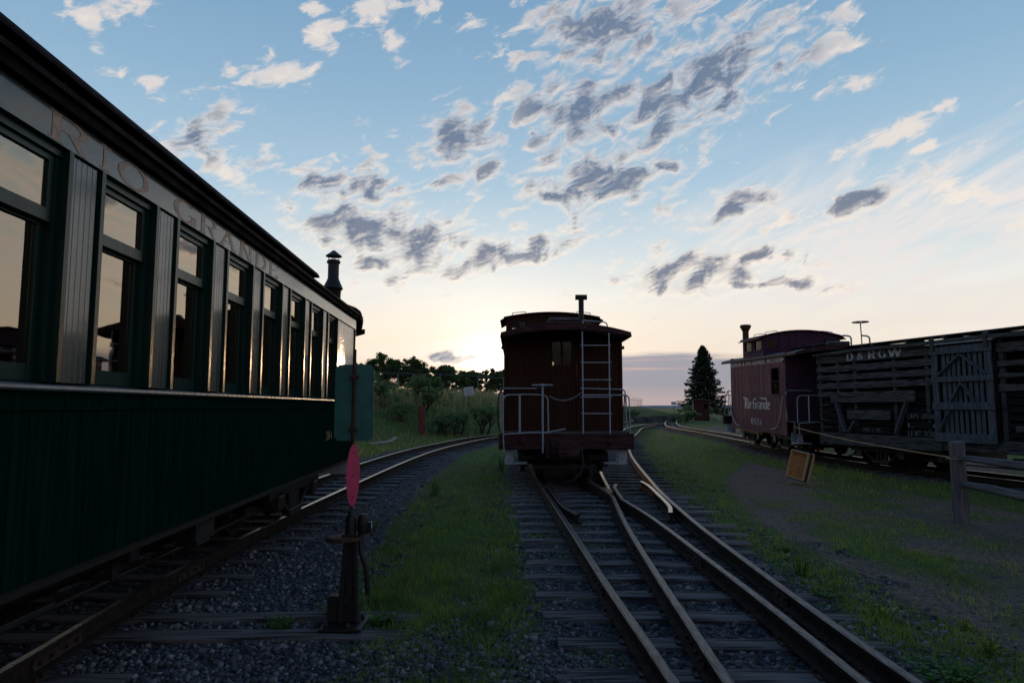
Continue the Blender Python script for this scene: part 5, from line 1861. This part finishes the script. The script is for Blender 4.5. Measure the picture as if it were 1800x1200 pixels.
def far_shed():
    T = empty('red_shed', (20.7, 75, .12), 14, 'small dark red shed with a curved roof in front of the spruce', 'shed')
    m = MB()
    boards(m, lambda a, b, z: (a, -b, z), -.85, .85, -.3, 2.0, .14, .05, .01, holes=[(.28, .62, 1.1, 1.6)])
    boards(m, lambda a, b, z: (-.85 - b, a, z), .05, 1.9, -.3, 2.0, .14, .05, .01)
    boards(m, lambda a, b, z: (.85 + b, a, z), .05, 1.9, -.3, 2.0, .14, .05, .01)
    m.box(-.8, .8, 1.88, 1.93, -.3, 2.0)
    m.build('wall', 'cabtrim', T)
    MB().box(.27, .63, .02, .04, 1.09, 1.61).build('window', 'glass2', T)
    MB().box(-.905, -.855, -.05, .02, -.1, 2.0).build('white_corner_board', 'sign', T)
    pr_ = [(1.02 * (1 - 2 * k / 8), 2.0 + .16 * (1 - (1 - 2 * k / 8) ** 2)) for k in range(9)]
    MB().prism(pr_ + [(p[0], p[1] - .06) for p in reversed(pr_)], -.2, 2.1).build('roof', 'roofmetal', T)
    tag(MB().beam((21.75, 74.4, .75), (22.5, 74.2, .0), .35, .06).build('leaning_board', 'sign'), 'white board leaning against the small red shed', 'board')
far_shed()

def notice(name, x, y, z0, zc, w_, h_, tilt, label, mat='sign', rows=4):
    T = empty(name, (x, y, z0), math.degrees(math.atan2(x, y)), label, 'sign')
    MB().tube([(0, .03, -.3), (0, .03, zc - z0 + h_ * .3)], .03, 6).build('post', 'black', T)
    p = MB().box(-w_ / 2, w_ / 2, -.008, 0, -h_ / 2, h_ / 2).build('panel', mat, T, .004)
    p.location = (0, -.01, zc - z0)
    p.rotation_euler = (0, R(tilt), 0)
    m = MB()
    for k in range(rows):
        zz = h_ * (.30 - .62 * k / max(1, rows - 1))
        u = -w_ * .4
        while u < w_ * .32:
            l = random.uniform(.05, .11) * w_ / .55
            m.box(u, min(u + l, w_ * .42), -.0105, -.0085, zz - h_ * .035, zz + h_ * .035)
            u += l + .03 * w_ / .55
    m.build('lettering', 'ink', p)
    return T
notice('notice_sign', -2.65, 42, float(ground_z(-2.65, 42)), 2.36, .58, .52, -9, 'tilted white notice sign on a dark post in the grass of the bank')
notice('notice_sign', 18.9, 80, .1, 1.83, .62, .36, 0, 'small distant white sign left of the spruce tree', rows=2)
gzz = float(ground_z(-4.75, 40))
tag(MB().tube([(-4.68, 40, gzz - .2), (-4.80, 40, 2.98)], .035, 6).build('stake', 'galv'), 'thin pale stake standing upright among the bank shrubs', 'stake')
g0 = float(ground_z(-4.38, 33.4))
tag(MB().box(-4.53, -4.22, 33.3, 33.5, g0 - .2, 1.42).box(-4.535, -4.215, 33.295, 33.505, 1.421, 1.45).build('marker_post', 'redpost', None, .01), 'short square red post on the far side of the left track', 'post')
m = MB().tube([Vector(p) for p in catmull([(-5.65, 27.3, -.06), (-5.3, 27.7, -.04), (-4.98, 28.1, .0), (-4.80, 28.5, .14)], .12).tolist()], .06, 8)
tag(m.build('fallen_log', 'log', None, 0, True), 'bare bent log lying beyond the left track', 'log')

for px_, py_, n_, r0, lab in ((13.2, 66.5, 4, .5, 'low pile of old ties nearest the caboose in the middle'), (16.2, 72, 5, .35, 'stacked old ties on the rise left of the small red shed'), (18.6, 76, 3, .2, 'small heap of dark ties just left of the small red shed')):
    g0 = float(ground_z(px_, py_))
    T = empty('tie_pile', (px_, py_, g0), random.uniform(20, 60), lab, 'timber pile')
    k = 0
    for lay in range(3):
        for j in range(n_ - lay):
            o = MB().box(-1.3, 1.3, -.11, .11, 0, .19).build('old_tie', 'tie', T, .01)
            o.location = (random.uniform(-.3, .3), (j - n_ / 2) * .27 + lay * .1, lay * .2)
            o.rotation_euler = (0, random.uniform(-.03, .03), random.uniform(-.08, .08))


# ------------------------------------------------------------------ foliage
def leafcloud(C_, size, aspect=.55, flat=.0):
    """C_ (N,3) -> diamond leaves with random facing"""
    N = len(C_)
    size = np.broadcast_to(size, (N,))[:, None]
    u = rng.normal(0, 1, (N, 3))
    u /= np.linalg.norm(u, axis=1)[:, None]
    w_ = rng.normal(0, 1, (N, 3))
    w_[:, 2] += flat
    v = np.cross(u, w_)
    v /= np.linalg.norm(v, axis=1)[:, None] + 1e-9
    V = np.stack([C_ - u * size, C_ + v * size * aspect, C_ + u * size, C_ - v * size * aspect], 1).reshape(-1, 3)
    b = np.arange(N)[:, None] * 4
    T = np.concatenate([b + [0, 1, 2], b + [0, 2, 3]], 1).reshape(-1, 3)
    return V, T


def limbs(mb, p, d, l, r, depth, tips):
    q_ = p + d * l
    mid = (p + q_) / 2 + Vector((random.uniform(-1, 1), random.uniform(-1, 1), 0)) * l * .06
    mb.tube([p, mid, q_], r, 6, rs=[r, r * .8, r * .6])
    if depth == 0:
        tips.append(q_)
        return
    tips.append(mid)
    for k in range(3 if depth > 1 else 2):
        a = random.uniform(0, 6.28)
        nd = (d + Vector((math.cos(a), math.sin(a), random.uniform(-.1, .5))) * .75).normalized()
        limbs(mb, q_, nd, l * random.uniform(.55, .75), r * .55, depth - 1, tips)


def broad_tree(name, x, y, h, wr, label, group, leaf='oak', nleaf=5200, ls=.11):
    g = float(ground_z(x, y))
    T = empty(name, (x, y, g), 0, label, 'tree' if name == 'oak_tree' else 'shrub', group)
    mb = MB()
    tips = []
    nt_ = random.choice((2, 3))
    for k in range(nt_):
        a = random.uniform(0, 6.28)
        limbs(mb, Vector((random.uniform(-.2, .2), random.uniform(-.2, .2), -.1)), Vector((math.cos(a) * .35, math.sin(a) * .35, 1)).normalized(), h * .34, .10, 3, tips)
    mb.build('trunk', 'bark', T)
    tp = np.array([tuple(t) for t in tips])
    tp[:, :2] *= wr / (np.abs(tp[:, :2]).max() + .01) * .9
    tp[:, 2] *= h * .93 / tp[:, 2].max()
    tp = tp[tp[:, 2] > h * .2]
    extra = np.stack([rng.normal(0, wr * .5, 40), rng.normal(0, wr * .5, 40), rng.uniform(.12, .92, 40) * h * 1.0], 1)
    extra[:, 2] *= 1 - .25 * (np.hypot(extra[:, 0], extra[:, 1]) / wr) ** 2
    tp = np.concatenate([tp, extra])
    k = rng.integers(0, len(tp), nleaf)
    cs = rng.uniform(.12, .30, len(tp)) * wr * .62
    off = rng.normal(0, 1, (nleaf, 3))
    off /= np.linalg.norm(off, axis=1)[:, None]
    off *= (rng.uniform(0, 1, nleaf) ** .6)[:, None] * cs[k][:, None] * np.array([1, 1, .8])
    C_ = tp[k] + off
    C_[:, 2] = np.maximum(C_[:, 2], .15)
    V, Tt = leafcloud(C_, rng.uniform(.6, 1.3, nleaf) * ls)
    var = np.repeat(np.clip(rng.normal(.0, .3, len(tp))[k] + rng.uniform(0, .4, nleaf), 0, 1), 4)
    trimesh('crown', V, Tt, leaf, T, var)
    return T


tl_ = [(-11.9, 64, 4.7, 2.3, 'tallest leafy tree on the skyline left of the caboose'), (-9.6, 63, 4.3, 2.0, 'leafy skyline tree second from the green switch target'), (-14.6, 66, 4.0, 2.0, 'leafy tree partly behind the green switch target'),
       (-7.5, 66, 3.9, 1.8, 'leafy skyline tree above the thin pale stake'), (-5.8, 64, 3.6, 1.7, 'low leafy skyline tree midway between target and caboose'), (-3.9, 66, 3.3, 1.7, 'leafy skyline tree behind the tilted notice sign'),
       (-2.2, 65, 3.3, 1.6, 'leafy skyline tree beside the bright sunset glow'), (-.5, 67, 3.4, 1.7, 'leafy tree half hidden by the left edge of the middle caboose'), (-17.5, 63, 3.9, 2.2, 'leafy tree farthest left behind the coach')]
tl_ += [(-13.2, 72, 4.3, 2.2, 'farther tree filling the skyline gap right of the green target'), (-10.9, 73, 4.4, 2.2, 'farther skyline tree behind the tallest leafy tree'), (-8.6, 72, 4.1, 2.1, 'farther skyline tree above the red marker post'), (-6.6, 73, 3.9, 2.0, 'farther skyline tree left of the notice sign'), (-4.7, 72, 3.6, 2.0, 'farther skyline tree just left of the notice sign'), (-2.9, 73, 3.5, 2.0, 'farther skyline tree right of the notice sign'), (-1.1, 72, 3.5, 2.0, 'farther skyline tree touching the left edge of the middle caboose')]
for t in tl_:
    broad_tree('oak_tree', *t, group='trees on the skyline beyond the bank', nleaf=9500, ls=.085)

sl_ = [(-6.7, 36.5, 1.5, 1.2, 'grey green shrub on the bank just right of the green target'), (-5.6, 34.5, 1.0, 1.0, 'low shrub directly left of the red marker post'), (-4.6, 37, 1.7, .9, 'upright green shrub behind the red marker post'), (-2.7, 35.8, 1.25, 1.3, 'broad bright green shrub below the tilted notice sign'),
       (-1.5, 37.2, 1.6, 1.1, 'green shrub between notice sign and middle caboose'), (-3.6, 34.8, .95, .8, 'low grey shrub right of the red marker post'), (-7.8, 38, 1.7, 1.2, 'dark shrub high on the bank beside the coach'), (-4.4, 41, 1.5, .9, 'dark shrub at the foot of the pale stake'),
       (-5.7, 40, 1.5, 1.0, 'shrub at the top of the bank left of the stake')]
for t in sl_:
    broad_tree('bank_shrub', *t, group='shrubs on the bank', leaf='shrub', nleaf=4200, ls=.045)
for t in [(17.6, 70, 1.1, 1.6, 'low bush on the rise behind the distant tie piles'), (22.8, 84, 1.6, 2.0, 'dark bush under the right side of the spruce'), (12.4, 73, 1.3, 1.8, 'low bush on the far mound right of the middle caboose')]:
    broad_tree('bank_shrub', *t, group='shrubs on the bank', leaf='shrub', nleaf=2200, ls=.09)


def spruce(x, y, h, wr):
    g = float(ground_z(x, y))
    T = empty('spruce_tree', (x, y, g), 0, 'tall dark conical spruce standing alone beyond the tracks', 'tree')
    MB().tube([(0, 0, -.2), (.05, 0, h * .5), (0, 0, h * .98)], .2, 8, rs=[.22, .13, .02]).build('trunk', 'bark', T)
    Cs = []
    br = MB()
    nb = 230
    for i in range(nb):
        t = (i / nb) ** .9
        z = h * (.09 + .90 * t)
        L = wr * (1 - t) ** .72 * random.uniform(.62, 1.18) + .15
        if z < h * .13:
            L *= .9
        a = i * 2.399 + random.uniform(-.3, .3)
        dirv = np.array((math.cos(a), math.sin(a)))
        n_ = int(30 + 90 * L / wr)
        u = rng.uniform(.08, 1, n_) ** .75
        droop = -.22 * L * u ** 1.6 + .10 * L * np.clip(u - .8, 0, 1) * 4
        side_ = rng.normal(0, .13 * L * (1.15 - u) + .07, n_)
        px = dirv[0] * u * L - dirv[1] * side_
        py = dirv[1] * u * L + dirv[0] * side_
        pz = z + droop + rng.normal(0, .06, n_) - np.abs(side_) * .25
        Cs.append(np.stack([px, py, pz], 1))
        br.tube([(0, 0, z), (dirv[0] * L * .6, dirv[1] * L * .6, z - .12 * L), (dirv[0] * L * .95, dirv[1] * L * .95, z - .2 * L)], .03, 4)
    br.build('branch_whorls', 'bark', T)
    C_ = np.concatenate(Cs)
    V, Tt = leafcloud(C_, rng.uniform(.10, .24, len(C_)), .34, 1.2)
    trimesh('crown', V, Tt, 'spruce', T, np.repeat(rng.uniform(0, 1, len(C_)) ** 2, 4))


spruce(26.6, 95, 10.0, 3.5)


# ------------------------------------------------------------------ grass
def blades(x, y, z, h, w_, lean=.35):
    N = len(x)
    a = rng.uniform(0, 6.283, N)
    # broad side roughly random
    sx, sy = np.cos(a) * w_ / 2, np.sin(a) * w_ / 2
    b = rng.uniform(0, 6.283, N)
    l = rng.uniform(.1, 1, N) * lean * h
    bx, by = np.cos(b) * l, np.sin(b) * l
    p = np.stack([x, y, z - .01], 1)
    s = np.stack([sx, sy, np.zeros(N)], 1)
    mid = p + np.stack([bx * .35, by * .35, h * .6], 1)
    tip = p + np.stack([bx * 1.2, by * 1.2, h], 1)
    V = np.stack([p - s, p + s, mid + s * .8, mid - s * .8, tip], 1).reshape(-1, 3)
    i = np.arange(N)[:, None] * 5
    T = np.concatenate([i + [0, 1, 2], i + [0, 2, 3], i + [3, 2, 4]], 1).reshape(-1, 3)
    return V, T


def scatter(n, y0, y1, xf=.86, power=1.6):
    # even on the screen: more samples near the viewer
    u = rng.uniform(0, 1, n)
    k = 1 - power
    y = (y0 ** k + u * (y1 ** k - y0 ** k)) ** (1 / k)
    x = rng.uniform(-1, 1, n) * (xf * y + .6)
    return x, y


def keep_off(x, y):
    """1 where nothing solid stands"""
    ok = np.ones(len(x), bool)
    for pl in (L_near, L_far, A_l, A_r, B_l, B_r, R_near, R_far):
        ok &= dist_to(pl[::2], x, y) > .09
    return ok


x, y = scatter(330000, 2.6, 34)
g = green_mask(x, y)
cl = vnoise(x, y, 4.2) * .6 + vnoise(x + 3, y, 9) * .7
ok = (rng.uniform(0, 1, len(x)) < g ** 1.2 * np.clip(.62 + cl * .8, .03, 1)) & (x > np.interp(y, L_near[:, 1], L_near[:, 0]) + .3)
x, y, g = x[ok], y[ok], g[ok]
ok = keep_off(x, y)
x, y, g = x[ok], y[ok], g[ok]
h = (.022 + .062 * g * rng.uniform(.4, 1.3, len(x))) * (1 + .35 * np.clip(vnoise(x, y, 1.3), -1, 1)) * np.clip(1 + .6 * vnoise(x + 3, y, 6), .4, 2.2) * (1 + .5 * sm(x, 5, 8) * sm(y, 12, 15))
w_ = .0035 + .00055 * y
V, Tt = blades(x, y, ground_z(x, y), h, w_, .9)
dryp = np.where(rng.uniform(0, 1, len(x)) < .10 + .35 * sm(x - at_y(B_r, 6), 1., 2.5) * (g < .5), rng.uniform(.5, 1, len(x)), rng.uniform(0, .25, len(x)))
tag(trimesh('grass', V, Tt, 'grass', None, np.repeat(dryp, 5)), kind='stuff')

# bank grass: green below, dry bunch grass above
x, y = scatter(150000, 13, 78, .55, 1.15)
xl = np.interp(y, L_near[:, 1], L_near[:, 0])
gd = sm(xl - 1.5 - x, 0, .8)
ok = (rng.uniform(0, 1, len(x)) < gd) & (x > -.42 * y - 2)
x, y = x[ok], y[ok]
gz_ = ground_z(x, y)
hi = sm(gz_ + .25 * vnoise(x, y, .9), .75, 1.5) * (y < 62)
isd = rng.uniform(0, 1, len(x)) < hi * .75 + .12
hh = np.where(isd, rng.uniform(.25, .75, len(x)) * (.35 + .65 * hi), rng.uniform(.06, .28, len(x)) * (.5 + hi * .6))
for nm, s_, mt in (('tall_dry_grass', isd, 'dry'), ('bank_grass', ~isd, 'grass')):
    V, Tt = blades(x[s_], y[s_], gz_[s_], hh[s_], .010 + .0005 * y[s_], .5)
    tag(trimesh(nm, V, Tt, mt, None, np.repeat(rng.uniform(0, .8, s_.sum()), 5)), kind='stuff')


# broad weeds that can be told apart
def weed_plant(x, y, h, r, n, label, tall=False, yel=.2):
    g = float(ground_z(x, y))
    T = empty('weed_plant', (x, y, g), 0, label, 'weed', 'weeds growing beside the rails')
    st = MB()
    V_, T_, va = [], [], []
    o = 0
    for k in range(n):
        a = random.uniform(0, 6.28)
        rr = r * random.uniform(.1, 1)
        hk = h * random.uniform(.45, 1)
        tip = Vector((math.cos(a) * rr, math.sin(a) * rr, hk))
        b0 = Vector((math.cos(a) * rr * .35, math.sin(a) * rr * .35, 0))
        md = b0.lerp(tip, .5) + Vector((0, 0, hk * .1))
        st.tube([b0, md, tip], .003, 4, rs=[.0035, .003, .0015])
        nl = 9 if tall else 5
        for j in range(nl):
            t = .15 + .85 * j / nl
            c = b0.lerp(tip, t) + Vector((0, 0, hk * .2 * t * (1 - t)))
            b = random.uniform(0, 6.28)
            L = (.035 if tall else .05) * random.uniform(.6, 1.25) * (1.15 - .5 * t)
            d = Vector((math.cos(b), math.sin(b), random.uniform(-.1, .7))).normalized()
            s = d.cross(Vector((0, 0, 1))).normalized() * L * (.22 if tall else .36)
            V_ += [tuple(c), tuple(c + d * L * .5 + s), tuple(c + d * L), tuple(c + d * L * .5 - s)]
            T_ += [(o, o + 1, o + 2), (o, o + 2, o + 3)]
            o += 4
            va += [min(1, max(0, (yel + (t > .75) * yel * 1.5) * random.uniform(.4, 1.6)))] * 4
    st.build('stems', 'weed', T)
    trimesh('leaves', np.array(V_), np.array(T_), 'weed', T, va)


for a in [(2.66, 6.45, .30, .13, 26, 'tall yellow tipped weed clump against the outer rail', True, .5), (2.50, 4.05, .13, .30, 60, 'wide dark green broadleaf weed at the lower right', False, .05), (2.99, 4.45, .15, .10, 16, 'yellow green sprig of weed farthest right in the foreground', True, .8),
          (3.2, 5.0, .10, .08, 9, 'small yellow weed sprig above the one at lower right', True, .8), (2.72, 5.2, .14, .16, 22, 'leafy weed midway along the outer rail', False, .35), (2.55, 5.75, .10, .18, 20, 'low leafy weed between two clumps by the outer rail', False, .2),
          (-1.38, 12.3, .36, .22, 34, 'bushy weed in the gravel beside the left track', True, .3), (-.25, 16.4, .48, .12, 22, 'dark tall weed stalk at the left front corner of the middle caboose', True, 0.), (-1.30, 5.32, .13, .22, 30, 'leafy weed growing behind the switch stand base', False, .05),
          (-1.62, 4.98, .12, .14, 18, 'small leafy weed left of the switch stand base', False, .1), (-.95, 5.15, .10, .14, 18, 'small leafy weed right of the switch stand base', False, .1), (-1.75, 9.0, .16, .10, 12, 'small weed sprig in the gravel right of the left track', True, .3),
          (-.75, 10.2, .14, .12, 14, 'weed sprig in the middle of the green strip', True, .2), (2.95, 7.6, .12, .14, 16, 'leafy weed beside the outer rail farther off', False, .25), (1.45, 8.6, .08, .12, 14, 'weed growing between the inner rails of the switch', False, .2)]:
    weed_plant(*a)


# ------------------------------------------------------------------ crushed stone
def stones(x, y, z, s):
    N = len(x)
    cube = np.array([(-1, -1, -1), (1, -1, -1), (1, 1, -1), (-1, 1, -1), (-1, -1, 1), (1, -1, 1), (1, 1, 1), (-1, 1, 1)], float) * .5
    V = cube[None] + rng.uniform(-.24, .24, (N, 8, 3))
    V[:, 4:, :2] *= rng.uniform(.35, .95, (N, 1, 1))
    V *= np.stack([s * rng.uniform(.7, 1.3, N), s * rng.uniform(.6, 1.1, N), s * rng.uniform(.4, .85, N)], 1)[:, None]
    a = rng.uniform(0, 6.283, N)
    t = rng.normal(0, .45, N)
    ca, sa = np.cos(a)[:, None], np.sin(a)[:, None]
    ct, st = np.cos(t)[:, None], np.sin(t)[:, None]
    X_, Y_, Z_ = V[..., 0], V[..., 1], V[..., 2]
    Y2, Z2 = Y_ * ct - Z_ * st, Y_ * st + Z_ * ct
    X3, Y3 = X_ * ca - Y2 * sa, X_ * sa + Y2 * ca
    V = np.stack([X3 + x[:, None], Y3 + y[:, None], Z2 + (z + s * .12)[:, None]], -1).reshape(-1, 3)
    F_ = np.array([(0, 2, 1), (0, 3, 2), (4, 5, 6), (4, 6, 7), (0, 1, 5), (0, 5, 4), (1, 2, 6), (1, 6, 5), (2, 3, 7), (2, 7, 6), (3, 0, 4), (3, 4, 7)])
    T = (np.arange(N)[:, None, None] * 8 + F_[None]).reshape(-1, 3)
    return V, T


x, y = scatter(82000, 2.4, 24, .85, 1.75)
dm = np.minimum(np.minimum(dist_to(cenL[::2], x, y), dist_to(cenA[::2], x, y)), dist_to(cenB[::2], x, y))
bl = np.maximum(sm(1.75 - dm + .35 * vnoise(x, y, 2.), 0, .5), sm(x, -3, -2.4) * sm(-.95 + .2 * vnoise(x, y, 1.5) - x, -.1, .4) * sm(14 - y, 0, 3))
bl = np.maximum(bl, sm(.7 - np.abs(y - 4.6 + .3 * vnoise(x, 0 * y, 2)), 0, .4) * sm(x, -2, -1) * sm(.6 - x, 0, .3))
ok = rng.uniform(0, 1, len(x)) < np.maximum(bl, .10)
x, y, bl = x[ok], y[ok], bl[ok]
ok = keep_off(x, y)
x, y, bl = x[ok], y[ok], bl[ok]
s = (.011 + .032 * rng.uniform(0, 1, len(x)) ** 2.2) * (1 + .02 * y) * np.where(bl > .1, 1, .45)
V, Tt = stones(x, y, ground_z(x, y), s)
tag(trimesh('crushed_stone', V, Tt, 'stone', None, np.repeat(rng.uniform(0, 1, len(x)) ** 3, 8)), kind='stuff')

# dead stalks and chips lying about
x, y = scatter(9000, 2.6, 20, .8, 1.8)
ok = (x > at_y(B_r, 6) + .4) & (rng.uniform(0, 1, len(x)) < .6) | (rng.uniform(0, 1, len(x)) < .10)
ok &= x > np.interp(y, L_near[:, 1], L_near[:, 0]) + .3
x, y = x[ok], y[ok]
a = rng.uniform(0, 6.283, len(x))
L = rng.uniform(.02, .11, len(x))
z = ground_z(x, y) + .012
p0 = np.stack([x, y, z], 1)
dv = np.stack([np.cos(a) * L, np.sin(a) * L, rng.uniform(-.006, .02, len(x))], 1)
nv = np.stack([-np.sin(a), np.cos(a), np.zeros(len(x))], 1) * (.0012 + .0002 * y[:, None])
V = np.stack([p0 - dv - nv, p0 - dv + nv, p0 + dv], 1).reshape(-1, 3)
Tt = np.arange(len(x) * 3).reshape(-1, 3)
tag(trimesh('dead_stalks', V, Tt, 'dry', None, np.repeat(rng.uniform(0, .5, len(x)), 3)), kind='stuff')
